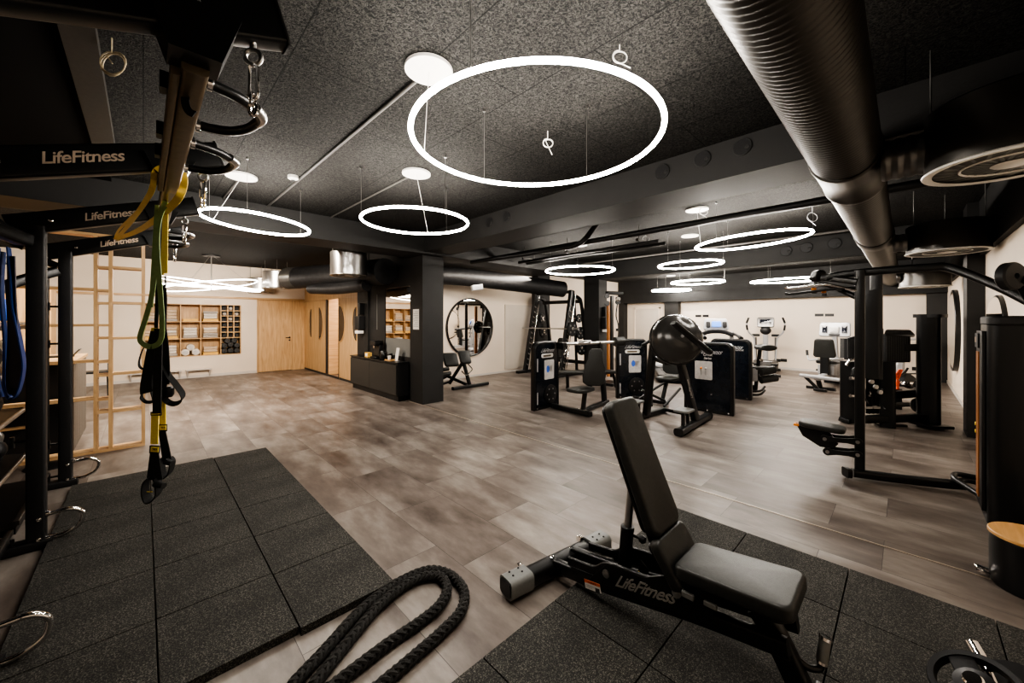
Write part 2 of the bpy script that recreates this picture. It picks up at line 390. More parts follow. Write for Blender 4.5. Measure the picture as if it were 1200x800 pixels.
# crescent door pulls: half discs of dark glass let into the oak
def crescent(y, R, wd, side, lab):
    t = T('crescent_pull', lab, 'door pull', (XO, y, 1.41), 0, 'crescent shaped openings in the oak doors')
    m = M(); n = 24; poly = [(R*math.sin(PI*i/n)*wd*side, -R*math.cos(PI*i/n)) for i in range(n+1)]
    m.prism(poly, (XO-.012, y, 1.41), (0, 1, 0), (0, 0, 1), (.01, 0, 0)); m.build('dark_panel', DARKG, t)
    m = M(); m.tube([(XO-.012, y+p, 1.41+q) for p, q in poly], .012, 6); m.build('rim', OAKY, t)
crescent(12.25, .42, .35, 1, 'thin crescent shaped pull in the oak door nearest the corner')
crescent(11.55, .46, .75, -1, 'wide dark half moon opening in oak panel left of the open door')
crescent(10.0, .46, .85, -1, 'dark half moon opening in the oak panel right of the open door')
crescent(8.93, .40, .5, 1, 'narrow crescent at the oak wall edge beside the dark panel')
# charcoal wall with mirror beside column
struct('wall_left_dark', M().box(XO-.02, XO+.1, 8.25, 8.82, 0, H).box(XO+.02, XO+.1, 6.4, 8.25, 0, .8).box(XO+.02, XO+.1, 6.4, 8.25, 2.15, H).box(XO+.02, XO+.1, 7.5, 8.25, .8, 2.15).box(XO+.09, XO+.12, 6.4, 7.5, .8, 2.15), CHAR)
t = T('wall_mirror', 'rectangular wall mirror above the dark counter reflecting the towel shelf', 'mirror', (XO, 6.9, 1.2))
M().box(XO+.03, XO+.05, 6.42, 7.49, 1.14, 2.15).build('mirror_glass', MIRR, t)
M().box(XO+.03, XO+.05, 6.42, 7.49, .80, 1.135).build('splashback', GREYP, t)
# mirror wall and upper parts
struct('wall_mirror_side', M().box(XO+.1, XW, YM, YM+.15, 0, H), WALL)
struct('baseboard_mirror_side', M().box(XO+.1, 8.6, YM-.012, YM, 0, .05).box(9.15, XW, YM-.012, YM, 0, .05), WHITEB)
struct('trim_2', M().box(8.60, 9.15, YM-.25, YM, 0, H), CHAR)                         # pilaster on the mirror wall
struct('trim_shade', M().box(7.45, 8.58, YM-.035, YM, .08, 1.95), WALLG)  # thin grey panel put in for a greyish shadow on the wall
# far cardio wall
struct('wall_far', M().box(XW, XW+.15, YR-.2, YM+.15, 0, H), WALL)
struct('baseboard_far', M().box(XW-.014, XW, YR, 5.66, 0, .07), WHITEB)
struct('trim_3', M().box(XW-.25, XW, 5.66, 6.16, 0, 2.3), CHAR)
struct('trim_4', M().box(XW-.22, XW, YR, -.36, 0, 2.3), CHAR)
struct('trim_5', M().box(XW-.3, XW, 7.78, YM, 0, 2.3), CHAR)
struct('wall_far_bulkhead', M().box(XW-.35, XW, YR, YM, 2.16, H), CHARD)
d3 = struct('door_3', M().box(XW-.02, XW, 6.48, 7.42, 0, 1.93), WALLG)
M().box(XW-.04, XW, 6.42, 6.48, 0, 1.99).box(XW-.04, XW, 7.42, 7.48, 0, 1.99).box(XW-.04, XW, 6.42, 7.48, 1.93, 1.99).build('door_frame', WALL, d3)
# right wall
struct('wall_right', M().box(-1.0, XW, YR-.2, YR, 0, H), WALL)
struct('baseboard_right', M().box(-1, 7.6, YR, YR+.014, 0, .07).box(8.06, XW-.22, YR, YR+.014, 0, .07), WHITEB)
struct('trim_6', M().box(7.6, 8.06, YR, -.55, 0, H), CHAR)
struct('wall_right_upper', M().box(-1, XW, YR, YR+.05, 2.32, H), CHARD)
# walls behind the camera and far left
struct('wall_rear', M().box(-3.2, XW, -3.2, -3.0, 0, H), WALL)
struct('wall_left', M().box(-3.4, -3.2, -3.2, YL, 0, H), WALL)
# columns and beams
struct('column', M().box(3.56, 4.0, 5.96, 6.40, 0, H), CHAR, .004)
struct('column', M().box(8.75, 9.15, 5.70, 6.18, 0, H), CHAR, .004)
struct('ceiling_beam', M().box(3.5, 4.05, YR, 5.8, 2.69, H), CHAR)
struct('ceiling_beam', M().box(-3.2, 9.15, 5.8, 6.42, 2.655, H), CHAR)
struct('ceiling_beam', M().box(8.7, 9.15, YR, 5.7, 2.60, H), CHAR)
struct('ceiling_soffit', M().box(8.72, 9.13, YR+.01, 5.69, 2.585, 2.6), CHART)
struct('ceiling_lining', M().box(-3.2, -.24, -3.0, 5.8, 2.955, 2.999), mat('flat black lining', (.004, .004, .004), .9, spec=.2))
struct('ceiling_rough_strip', M().box(4.06, 4.9, YR, 5.8, 2.93, 3.0), CHART)
struct('ceiling_soffit', M().box(4.1, 8.7, 6.42, YM, 2.84, H), CHARD)
# soft steel flat bar across the ceiling at upper left
tag(M().box(-.30, -.17, 2.1, 4.9, 2.93, 2.995).build('ceiling_channel', mat('grey brown channel', (.035, .032, .029), .6)), 'flat grey channel running along the ceiling at the far left', 'channel')
# metal floor strip
struct('trim_7', M().box(3.522, 3.534, YR, 8.6, 0, .004), mat('pale metal joint strip', (.55, .48, .40), .35, .6))
# beam core-holes
def hole(c, n, r, lab):
    t = T('core_hole', lab, 'hole', c, 0, 'round core holes drilled in the ceiling beams')
    m = M(); m.lathe([(r, 0), (r*.96, .006)], c, n, 24); m.build('cavity', PAINT2, t)
    m = M(); m.ring(c, r, .006, n, 28, 6); m.build('rim', CHAR, t)
    m = M(); m.lathe([(r*.30, .004), (r*.24, .010), (0, .011)], V(c)+V((0, -r*.55, -r*.2)), n, 16); m.build('sleeve', CHAR, t)  # small disc put in for the light sliver inside the hole
for i, (u, v) in enumerate(((573, 260), (593, 254), (776, 201), (823, 186), (870, 172))):
    hole(ax_(u, v, 3.494), (-1, 0, 0), .065, ['left hole of the pair in the beam above the round wall mirror', 'right hole of the pair in the beam above the round wall mirror', 'hole in the near beam just right of the big ring light', 'middle of three holes in the beam right of the big ring', 'hole in the near beam closest to the spiral duct'][i])
for i, (u, v) in enumerate(((921, 294), (945, 290), (978, 285))):
    hole(ax_(u, v, 8.69), (-1, 0, 0), .09, 'hole in the far beam, %s of the three beside the duct' % ['leftmost', 'middle', 'rightmost'][i])

# ---------------------------------------------------------------- ring lights
def ring_light(c, R, r, lab, tilt=(0, 0), canopy=None, angs=(40, 160, 280)):
    t = T('ring_light', lab, 'ceiling light', c, 0, 'glowing LED ring lights hung from the ceiling')
    rot = Matrix.Rotation(math.radians(tilt[0]), 3, 'X') @ Matrix.Rotation(math.radians(tilt[1]), 3, 'Y')
    m = M(); pts = [V(c)+rot @ V((R*math.cos(2*PI*i/72), R*math.sin(2*PI*i/72), 0)) for i in range(72)]
    m.tube(pts, r, 10, True); m.build('light_tube', LEDW, t)
    cc = canopy or (c[0], c[1])
    m = M(); m.lathe([(.14, 0), (.14, .018), (.13, .022)], (cc[0], cc[1], H-.024), n=32); m.build('canopy', WHITEP, t)
    m = M()
    for a in angs:
        p = V(c)+rot @ V((R*math.cos(math.radians(a)), R*math.sin(math.radians(a)), 0))
        m = M(); m.tube([p+V((0, 0, r)), (p.x, p.y, H-.001)], .0014, 5)
        m.lathe([(.011, 0), (.011, .02)], (p.x, p.y, H-.02), n=10); m.build('suspension_wire', STEEL, t)
    p = V(c)+rot @ V((R*math.cos(math.atan2(cc[1]-c[1], cc[0]-c[0])) if canopy else R, R*math.sin(math.atan2(cc[1]-c[1], cc[0]-c[0])) if canopy else 0, 0))
    if canopy: m = M(); m.tube([p, (cc[0], cc[1], H-.02)], .0018, 5); m.build('power_cable', WHITEP, t)
ring_light((1.567, 1.434, 2.49), .67, .0125, 'largest glowing ring light, nearest overhead in the middle of the room', (0, 0), (1.22, 1.97), (10, 75, 200))
ring_light((1.98, 3.44, 2.49), .52, .012, 'ring light hanging left of centre in front of the near column', (0, 0), (1.99, 3.45), (20, 150, 270))
ring_light((.85, 4.66, 2.50), .475, .012, 'leftmost ring light, tilted, above the rubber mat by the training rig', (1.5, 4), (.73, 4.78), (20, 140, 250))
ring_light((6.227, 4.495, 2.48), .67, .0135, 'ring light in front of the far column, above the machine with a grey seat', (0, 0), None)
ring_light((5.85, 1.446, 2.56), .66, .0135, 'ring light tilted upward to the right, nearest to the spiral duct', (-2.5, -3), (5.35, 1.95))
ring_light((6.93, 2.644, 2.48), .52, .013, 'middle one of the three ring lights stacked left of the spiral duct', (-1, -1), None)
ring_light((9.98, 3.63, 2.45), .60, .015, 'ring light seen edge on just below the middle ring by the far beam', (0, 0), None)
ring_light((12.74, 5.48, 2.50), .60, .016, 'farthest small ring light near the far wall', (0, 0), None)
ring_light((10.96, 1.92, 2.44), .76, .015, 'ring light right of the far group, over the exercise bike', (-.5, -1.5), None)

# chandelier of crossing light hoops in front of the shelf wall
c = V((1.13, 11.15, 2.30))
t = T('hoop_chandelier', 'bright chandelier of crossing light hoops before the towel shelf wall', 'ceiling light', c)
for i, (a, b, z, rr) in enumerate(((2, 7, .02, .95), (-3, -9, 0, .90), (5, 1, -.03, 1.0))):
    rot = Matrix.Rotation(math.radians(a), 3, 'X') @ Matrix.Rotation(math.radians(b), 3, 'Y')
    M().tube([c+V((0, 0, z))+rot @ V((rr*math.cos(2*PI*k/60), rr*math.sin(2*PI*k/60), 0)) for k in range(60)], .010, 8, True).build('light_hoop', LEDC, t)
M().cyl(c+V((0, 0, -.1)), (c.x, c.y, H-.02), .012, 8).build('rod', STEEL, t)
M().lathe([(.17, 0), (.17, .03)], (c.x, c.y, H-.03)).build('canopy', PAINT2, t)
m = M()
for a in (0, 120, 240): m.tube([(c.x+.05*math.cos(math.radians(a)), c.y+.05*math.sin(math.radians(a)), H-.03), c+V((.85*math.cos(math.radians(a)), .85*math.sin(math.radians(a)), 0))], .003, 4)
m.build('suspension_wires', STEEL, t)

# ---------------------------------------------------------------- ceiling services
def corrugated(m, p, q, r, pitch=.035, amp=.004, n=28):
    p, q = V(p), V(q); L = (q-p).length; k = int(L/pitch); prof = []
    for i in range(k):
        h = L*i/k; prof += [(r, h), (r+amp, h+pitch*.3), (r+amp, h+pitch*.5), (r, h+pitch*.8)]
    m.lathe(prof+[(r, L)], p, (q-p), n)
SPIR = mat('spiral duct dark grey', (.062, .058, .053), .42, .5, .08, 10)
yd, zd, rd = .26, 2.52, .165
t = T('spiral_duct', 'long ribbed black spiral air duct running along the ceiling at right', 'duct', (5, yd, zd))
m = M(); corrugated(m, (.6, yd, zd), (3.05, yd, zd), rd); m.build('ribbed_pipe', SPIR, t)
m = M(); corrugated(m, (3.75, yd, zd), (6.1, yd, zd), rd, .06, .002); corrugated(m, (6.5, yd, zd), (13.6, yd, zd), rd, .09, .003); m.build('ribbed_pipe', SPIR, t)
m = M(); m.lathe([(rd+.008, 0), (rd+.014, .01), (rd+.014, .05), (rd+.008, .06), (rd+.008, .62), (rd+.014, .63), (rd+.014, .68), (rd+.006, .70)], (3.05, yd, zd), (1, 0, 0)); m.build('branch_collar', SPIR, t)
m = M(); m.lathe([(rd+.006, 0), (rd+.012, .01), (rd+.012, .39), (rd+.006, .4)], (6.1, yd, zd), (1, 0, 0)); m.build('branch_collar', SPIR, t)
def drum(c, z0, hh, r, m1, lab, rods=True, rot=0):
    t = T('drum_diffuser', lab, 'air diffuser', (c[0], c[1], z0), 0, 'round drum air diffusers hung from the ceiling')
    m = M(); m.lathe([(r, .012), (r, hh-.01), (r-.01, hh), (r-.03, hh+.002)], (c[0], c[1], z0), n=44); m.build('drum', m1, t)
    m = M(); m.lathe([(r-.03, .004), (r+.008, 0), (r+.012, .008), (r, .016)], (c[0], c[1], z0), n=44, cap=False); m.build('rim', STEEL if m1 is STEEL else WHITEP, t)
    m = M(); m.lathe([(r-.02, .03), (0, .03)], (c[0], c[1], z0), n=32); m.build('dark_inside', PAINT, t)
    m = M(); n = 24
    for i in range(n):                            # swirl slats
        a = 2*PI*i/n
        for r0, r1, off in ((.24*r, .55*r, .2), (.60*r, .93*r, .2)):
            p = V((math.cos(a)*r0, math.sin(a)*r0, .012)); q = V((math.cos(a+off)*r1, math.sin(a+off)*r1, .012))
            m.bar(V((c[0], c[1], z0))+p, V((c[0], c[1], z0))+q, .012, .004)
    m.build('swirl_slats', GREYP, t)
    m = M(); m.lathe([(.24*r, .006), (.22*r, .002), (0, 0)], (c[0], c[1], z0), n=20); m.ring((c[0], c[1], z0+.01), .575*r, .006, n=32); m.build('hub_plate', WHITEP, t)
    for a in (20, 140, 260):
        x, y = c[0]+r*.92*math.cos(math.radians(a+rot)), c[1]+r*.92*math.sin(math.radians(a+rot))
        m = M(); m.cyl((x, y, z0+hh*.8), (x, y, H), .005, 6); m.build('threaded_rod', DSTEEL, t)
    return t
DRUMD = mat('smooth dark grey drum', (.10, .096, .09), .30, .6, .1, 8)
d = drum((3.10, -.37), 2.27, .33, .30, DRUMD, 'largest dark drum diffuser, cut by the right edge of the view', rot=60)
m = M(); corrugated(m, (3.16, .10, 2.44), (3.16, -.10, 2.44), .11, .05, .006); m.build('branch_pipe', DSTEEL, d)
d = drum((6.60, -.33), 2.27, .33, .33, DRUMD, 'dark drum diffuser second along the right side ceiling', rot=100)
m = M(); corrugated(m, (6.5, .10, 2.42), (6.5, -.02, 2.42), .10, .05, .006); m.build('branch_pipe', DSTEEL, d)
d = drum((10.2, -.24), 2.10, .30, .33, DRUMD, 'farthest dark drum diffuser along the right side ceiling', rot=10)
m = M(); corrugated(m, (10.1, .12, 2.30), (10.1, .06, 2.30), .10, .05, .006); m.build('branch_pipe', DSTEEL, d)
drum((2.68, 7.02), 2.30, .42, .31, STEEL, 'brushed steel drum diffuser left of the near column')
d = drum(tuple(aD(324, 330, 9.6))[:2], 2.30, .42, .30, STEEL, 'steel drum diffuser hanging in front of the oak door corner')
d = drum(tuple(aD(306, 330, 10.8))[:2], 2.28, .40, .32, STEEL, 'pale drum diffuser farthest left behind the flexible duct')
FLEX = mat('flexible duct black foil', (.016, .016, .017), .5, .1, .3, 10, .5, 14)
t = T('flexible_duct', 'wide black flexible duct with corrugated collar near the oak wall', 'duct', (3, 8.5, 2.6))
p0 = aD(338, 326, 9.0); p1 = aD(400, 322, 8.2); p2 = aD(452, 318, 7.2)
m = M(); corrugated(m, p0, p0+(p1-p0)*.22, .245, .03, .008); m.build('collar', DRUMD, t)
m = M(); q0 = p0+(p1-p0)*.2; m.sweep(smoothpath([q0, p1, p2]), csec(.25, 20)); m.build('sleeve', FLEX, t)
M().sweep(smoothpath([aD(365, 338, 8.6), aD(395, 338, 8.0), aD(430, 334, 7.4)]), csec(.12, 16)).build('lower_sleeve', FLEX, t)
tag(M().sweep(smoothpath([aD(505, 322, 8.7), aD(540, 324, 9.0), aD(575, 328, 9.3), aD(660, 339, 10.2)]), csec(.21, 18)).build('air_duct', FLEX), 'black flexible duct right of the near column under the ceiling', 'duct')
tag(M().sweep(smoothpath([aD(553, 337.5, 8.6), aD(565, 336, 8.7)], 2), rsec(.12, .12, .01)).build('steel_vent_box', SILV), 'small bright steel vent box between the ducts above the round mirror', 'vent')
# straight black pipes right of the near beam
tag(M().cyl((5.15, YR, 2.76), (5.15, 5.8, 2.76), .042).build('ceiling_pipe', PIPE), 'long black pipe under the ceiling beyond the near beam', 'pipe')
pp = T('pipe_rack', 'pair of thin black pipes on a hanger bracket left of the far ring lights', 'pipe', (5.8, 4.6, 2.7))
for x in (5.62, 5.86): M().cyl((x, 2.6, 2.70), (x, 5.6, 2.70), .028, 12).build('pipe', PIPE, pp)
m = M()
for y in (2.9, 4.3, 5.4): m.box(5.55, 5.95, y, y+.04, 2.735, 2.775); m.cyl((5.6, y+.02, 2.77), (5.6, y+.02, H), .005, 6); m.cyl((5.9, y+.02, 2.77), (5.9, y+.02, H), .005, 6)
m.build('hanger', DSTEEL, pp)
tag(M().tube(fillet([(4.5, 5.75, 2.60), (4.5, 5.2, 2.60), (5.02, 4.4, 2.70), (5.02, 3.6, 2.70), (5.02, 3.3, 2.99)], .3), .04, 12).build('bent_pipe', PIPE), 'black bent pipe coming out of the cross beam near the round mirror', 'pipe')
tag(M().cyl((7.6, 5.4, 2.85), (7.6, .5, 2.85), .02, 8).build('thin_pipe', CONDM), 'thin grey pipe crossing behind the middle ring lights', 'pipe')
# conduits, sensor, spare canopies, wire tails
def conduit(p, q, r, lab): tag(M().cyl(p, q, r, 10).build('conduit', CONDM), lab, 'conduit', 'surface conduits on the ceiling')
conduit((1.22, 2.0, H-.012), (1.17, 5.8, H-.012), .012, 'pair of conduits running from the big white ceiling plate toward the sensor')
conduit((1.98, 3.44, H-.012), (1.95, 5.8, H-.012), .010, 'thin conduit leading away from the canopy of the middle ring light')
conduit((.73, 4.78, H-.012), (.70, 5.8, H-.012), .009, 'short conduit behind the canopy of the leftmost ring light')
t = T('motion_sensor', 'small white round sensor on the ceiling beside the conduit', 'sensor', (1.155, 4.43, 2.95))
M().lathe([(.05, .05), (.05, .02), (.03, .008), (0, .004)], (1.12, 4.43, H-.05)).build('housing', WHITEP, t)
M().lathe([(.022, 0), (.0, -.012)], (1.12, 4.43, H-.046)).build('lens', PAINT2, t)
def coil(c, R, lab, m1=WHITEP, n=2.3, loose=.1, s=1, ax=(1, 0)):
    m = M(); pts = [V((c[0], c[1], H-.004))]
    pts.append(V((c[0], c[1], c[2]+R*1.1)))
    for i in range(int(16*n)):
        a = PI/2+2*PI*i/16; rr = R*(1+.12*math.sin(i*.7))
        pts.append(V((c[0]+rr*math.cos(a)*ax[0]+.004*i/16, c[1]+rr*math.cos(a)*ax[1], c[2]+rr*math.sin(a))))
    pts.append(pts[-1]+V((.02, -.05, -loose))*s)
    m.tube(pts, .0035, 6); tag(m.build('cable_coil', m1), lab, 'cable', 'loose coiled cable tails hanging from the ceiling')
p = ax_(131, 87, -.12); coil((p.x, p.y, 2.86), .06, 'cream cable coil hanging from the ceiling at upper left', YELB if False else mat('cream cable', (.55, .47, .33), .5), 3.2, .05, 1, (.73, -.69))
coil((2.30, 1.97, 2.90), .035, 'white cable coil with loose tail inside the big ring light', WHITEP, 2.2, .12, 1, (.7, -.7))
coil((1.86, 1.08, 2.93), .035, 'white cable loop on the ceiling above the big ring light', WHITEP, 1.6, .04, 1, (.7, -.7))
coil((5.3, 1.85, 2.93), .05, 'white cable loop beside the canopy of the ring light by the duct', WHITEP, 1.5, .04, 1, (.7, -.7))
coil((6.3, .85, 2.85), .06, 'cable loop at the right tip of the ring light by the duct', SILV, 1.5, .06, 1, (.7, -.7))
coil((6.0, 3.0, 2.85), .05, 'small cable loop left of the middle ring light', SILV, 1.5, .04, 1, (.7, -.7))
# ================================================================ rubber mats, rope, bench, plate
def tile(x0, x1, y0, y1, lab, grp):
    m = M(); g = .0025; m.box(x0+g, x1-g, y0+g, y1-g, 0, .04)
    tag(m.build('rubber_floor_tile', RUBBER, bev=.002), lab, 'floor tile', grp)
xs = [-.457, .044, .535, 1.013]; ys = [2.012, 2.546, 3.077, 3.61, 4.14, 4.67, 5.13]
rown = ['nearest', 'second', 'third', 'fourth', 'fifth', 'farthest']; coln = ['left column beside the rig', 'middle column', 'right column beside the open floor']
for i in range(3):
    for j in range(6):
        sh = .02*(i == 2)
        tile(xs[i], xs[i+1], ys[j]-sh, ys[j+1]-sh, 'speckled black rubber tile, %s row of left mat, %s' % (rown[j], coln[i]), 'rubber tiles of the left mat')
xs = [.885, 1.057, 1.54, 2.02, 2.506, 2.987]; ys = [-.84, -.305, .23, .757, 1.276]
xs[0] = .57
rw = ['front row outside the bench', 'front row', 'row under the bench', 'back row']
for i in range(5):
    for j in range(1 if i > 1 else 2, 4):
        tile(xs[i], xs[i+1], ys[j], ys[j+1], 'speckled black rubber tile of the bench mat, %s, %s from the left' % (['', 'front row', 'middle row', 'far row'][j], ['first', 'second', 'third', 'fourth', 'last'][i]), 'rubber tiles of the mat under the bench')
tile(2.506, 2.987, -.84, -.305, 'speckled black rubber tile of the bench mat under the round plate', 'rubber tiles of the mat under the bench')

# battle rope, braided
rp = [(352, 830), (390, 765), (430, 712), (470, 680), (497, 670), (522, 672), (541, 690), (541, 716), (520, 742), (486, 770), (448, 800), (410, 832)]
rp2 = [(385, 830), (405, 800), (440, 755), (475, 718), (495, 690), (507, 675), (524, 679), (525, 697), (505, 720), (470, 752), (430, 785), (392, 818), (372, 836)]
rp = [(340, 805), (378, 765), (420, 718), (455, 690), (482, 675), (505, 668), (527, 673), (543, 690), (541, 714), (520, 738), (490, 765), (455, 795), (425, 820)]
rp2 = [(365, 805), (405, 756), (440, 715), (468, 691), (492, 678), (515, 676), (524, 690), (515, 710), (490, 730), (455, 754), (418, 782), (385, 808)]
t = T('battle_rope', 'black braided battle rope looped on the floor between the two rubber mats', 'rope', (.9, 1.6, 0))
def braid(path, r, nm):
    pts = smoothpath([az(u, v, .025)+V((0, 0, z)) for (u, v), z in path], 8)
    # resample evenly
    d = [0]
    for a, b in zip(pts, pts[1:]): d.append(d[-1]+(b-a).length)
    n = int(d[-1]/.008); out = []; j = 0
    for i in range(n):
        s = d[-1]*i/(n-1)
        while j < len(d)-2 and d[j+1] < s: j += 1
        k = (s-d[j])/max(1e-6, d[j+1]-d[j]); out.append(pts[j].lerp(pts[j+1], k))
    m = M(); pitch = .13
    for sgn in (1, -1):
        for q in range(4):
            st = []
            for i, p in enumerate(out):
                tt = (out[min(i+1, n-1)]-out[max(i-1, 0)]).normalized(); S, Nn = frame(tt)
                a = sgn*2*PI*(i*.008)/pitch+q*PI/2+.4
                rr = r*(.60+.10*math.cos(2*(2*PI*(i*.008)/pitch)+(PI if sgn < 0 else 0)+q*PI))
                st.append(p+S*rr*math.cos(a)+Nn*rr*math.sin(a))
            m.sweep(st, csec(r*.42, 6))
    m.sweep(out, csec(r*.5, 8))
    return m.build(nm, ROPE, t)
braid([(p, .0) for p in rp], .026, 'outer_strand')
braid([(p, .0 if i < 2 or i > 7 else .004) for i, p in enumerate(rp2)], .026, 'inner_strand')

# adjustable bench ------------------------------------------------
B = T('adjustable_bench', 'black adjustable weight bench with raised backrest standing on the right rubber mat', 'weight bench', (1.8, .85, 0))
m = M(); m.sweep([(1.52, 1.475, .058), (2.05, 1.39, .058)], rsec(.095, .085, .02)); m.build('rear_foot', PAINT, B)
dx = V((.53, -.085, 0)).normalized()
def endcap(p, q, nm='end_cap'):
    m = M(); m.sweep([p, q], rsec(.118, .10, .028, 4)); o = m.build(nm, GREYP, B)
    a, b = V(p), V(q); s = (b-a).normalized(); side = V((-s.y, s.x, 0))
    for f in (.3, .7):
        for ss in (.032, -.005):
            c = a.lerp(b, f)+side*ss+V((0, 0, .05)); M().lathe([(.006, -.001), (.006, .004), (.003, .006)], c, n=8).build('rivet', PAINT, o)
    return o
a, b = V((1.40, 1.494, .062)), V((2.17, 1.371, .062))
e1 = endcap(a, a+dx*.15); e2 = endcap(b, b-dx*.15)
for c in (a-dx*.002, b+dx*.002):
    m = M(); m.sweep([c-dx*.003, c+dx*.003], rsec(.098, .082, .022, 4)); m.build('end_plate', PAINT, B)
for f in (.06, .68):
    p = a.lerp(b, f+.12)+V((0, .062, .035)); m = M(); m.cyl(p-dx*.012, p+dx*.012, .020, 14); m.ball(p+V((0, -.012, .012)), .011, 10); m.build('transport_wheel', CHROME, B)
for f in (.42, .62): p = a.lerp(b, f)+V((0, 0, .045)); M().lathe([(.013, 0), (.013, .006), (.006, .009)], p, n=12).build('bolt', CHROME, B)
for x, nm in ((1.715, 'side_rail'), (1.885, 'side_rail')):
    m = M(); m.bent([(x, 1.41, .085), (x, 1.16, .115), (x, .62, .235), (x, .30, .285)], .045, .07, .012, .12); m.build(nm, PAINT, B)
# raised inner rails carrying the strut pivot
for x in (1.70, 1.90):
    m = M(); m.bent([(x, 1.30, .165), (x, 1.12, .19), (x, 1.06, .25), (x, .80, .285), (x, .66, .36)], .022, .045, .008, .05); m.build('upper_rail', PAINT, B)
for x, nx in ((1.688, -1), (1.90, 1)):
    m = M(); m.prism([(1.16, .14), (1.05, .27), (.86, .29), (.72, .37), (.55, .36), (.55, .25), (.85, .18)], (x, 0, 0), (0, 1, 0), (0, 0, 1), (.012, 0, 0)); m.build('side_plate', PAINT, B, bev=.003)
lettering('LifeFitness', .080, (1.6865, .865, .235), (0, -1, .22), (0, .22, 1), LETG, B, .8, bold=.010)
t_ = M(); t_.prism([(-.048, -.022), (.048, -.022), (.048, .022), (-.048, .022)], (1.6915, 1.14, .108), (0, -1, .19), (0, .19, 1), (-.0012, 0, 0)); lb = t_.build('warning_label', PAPER, B, flat=True)
M().prism([(-.048, .008), (.048, .008), (.048, .022), (-.048, .022)], (1.6900, 1.14, .108), (0, -1, .19), (0, .19, 1), (-.0008, 0, 0)).build('orange_strip', LABO, lb, flat=True)
lettering('WARNING', .011, (1.6890, 1.14, .1225), (0, -1, .19), (0, .19, 1), INK, lb, 0, 'lettering', .0003)
for k in range(3): M().prism([(-.042, 0), (-.002 if k == 2 else .028, 0), (-.002 if k == 2 else .028, .003), (-.042, .003)], (1.6903, 1.14, .108-.004-k*.006), (0, -1, .19), (0, .19, 1), (-.0006, 0, 0)).build('print_line', PAPG, lb, flat=True)
M().prism([(0, -.012), (.026, -.012), (.026, .009), (0, .009)], (1.6903, 1.14-.018, .098), (0, -1, .19), (0, .19, 1), (-.0006, 0, 0)).build('print_block', INK, lb, flat=True)
for y, z in ((1.055, .215), (.70, .30)):
    m = M(); m.lathe([(.020, 0), (.020, .008), (.009, .012)], (1.688, y, z), (-1, 0, 0), 16); m.build('bolt', STEEL, B)
# telescopic strut
sb, stp = V((1.80, 1.00, .20)), V((1.80, .985, .80))
m = M(); m.bar(sb+V((0, .02, -.02)), V((1.80, 1.0, .43)), .055, .055, .012, (0, 1, 0)); m.build('strut_sleeve', PAINT, B)
m = M(); m.cyl((1.80, 1.0, .42), (1.80, .955, .86), .0195, 18); m.build('strut_tube', STEEL, B)
m = M(); m.lathe([(.034, 0), (.034, .02), (.024, .024)], (1.80, 1.0, .415), n=18); m.build('strut_collar', PLAST, B)
m = M(); m.cyl((1.80, .97, .40), (1.80, .93, .40), .007, 8); m.lathe([(.017, 0), (.02, .012), (.014, .026)], (1.80, .93, .40), (0, -1, 0), 16); m.build('pop_pin', PLAST, B)
m = M(); m.prism([(0, 0), (.06, 0), (.07, .10), (.03, .13)], (1.745, .93, .20), (0, -1, 0), (0, 0, 1), (.006, 0, 0)); lk = m.build('guard_plate', PAINT, B, bev=.002)
m = M(); m.prism([(0, 0), (.036, 0), (.018, .032)], (1.7440, .925, .245), (0, -1, 0), (0, 0, 1), (-.0012, 0, 0)); w_ = m.build('warning_triangle', LABY, lk, flat=True)
lettering('!', .024, (1.7422, .907, .257), (0, -1, 0), (0, 0, 1), INK, lk, 0, 'lettering', .0004)
for x in (1.755, 1.845): m = M(); m.bar((x, .83, .40), (x, 1.06, 1.02), .018, .045, .004, (1, 0, 0)); m.build('back_bracket', PAINT, B)
# upholstery
up = V((0, .235, .555)).normalized(); rt = V((1, 0, 0))
def rrect(w0, w1, L, r=.03, k=5):            # w0 at bottom, w1 at top
    out = []
    for cx, cy, a0 in ((w1/2-r, L-r, 0), (-w1/2+r, L-r, 90), (-w0/2+r, r, 180), (w0/2-r, r, 270)):
        for i in range(k+1):
            a = math.radians(a0+90*i/k); out.append((cx+r*math.cos(a), cy+r*math.sin(a)))
    return out
nb = rt.cross(up)
m = M(); m.pad(rrect(.27, .255, .64, .045), V((1.81, .775, .505))-nb*.066, rt, up, .062, .018); m.build('back_pad', LEATH, B)
m = M(); m.prism(rrect(.25, .235, .61, .04), V((1.81, .785, .52))-nb*.078, rt, up, -nb*-.012); m.build('back_board', PLAST, B)
up2 = V((0, .115, .18)).normalized(); n2 = rt.cross(up2)
m = M(); m.pad(rrect(.28, .29, .225, .035), V((1.81, .660, .315))-n2*.060, rt, up2, .062, .02); m.build('lower_back_pad', LEATH, B)
m = M(); m.prism(rrect(.22, .25, .20, .03), V((1.81, .668, .33))-n2*.075, rt, up2, n2*.014); m.build('lower_back_board', PLAST, B)
us = V((0, -1, .10)).normalized(); ns = rt.cross(us)
m = M(); m.pad([(-x, y) for x, y in rrect(.20, .30, .40, .045)][::-1], V((1.795, .685, .355)), V((-1, 0, 0)), us, .07, .02) if False else m.pad([(p, q) for p, q in rrect(.27, .30, .43, .035)], V((1.785, .705, .437)), V((1, 0, 0)), us, .062, .014); m.build('seat_pad', LEATH, B)
m = M(); m.prism(rrect(.20, .285, .40, .04), V((1.795, .69, .362)), rt, us, ns*-.03 if ns.z < 0 else ns*.03); m.build('seat_shell', PLAST, B)
m = M(); m.bar((1.80, .66, .33), (1.80, .36, .365), .08, .04, .008); m.build('seat_bracket', PAINT, B)
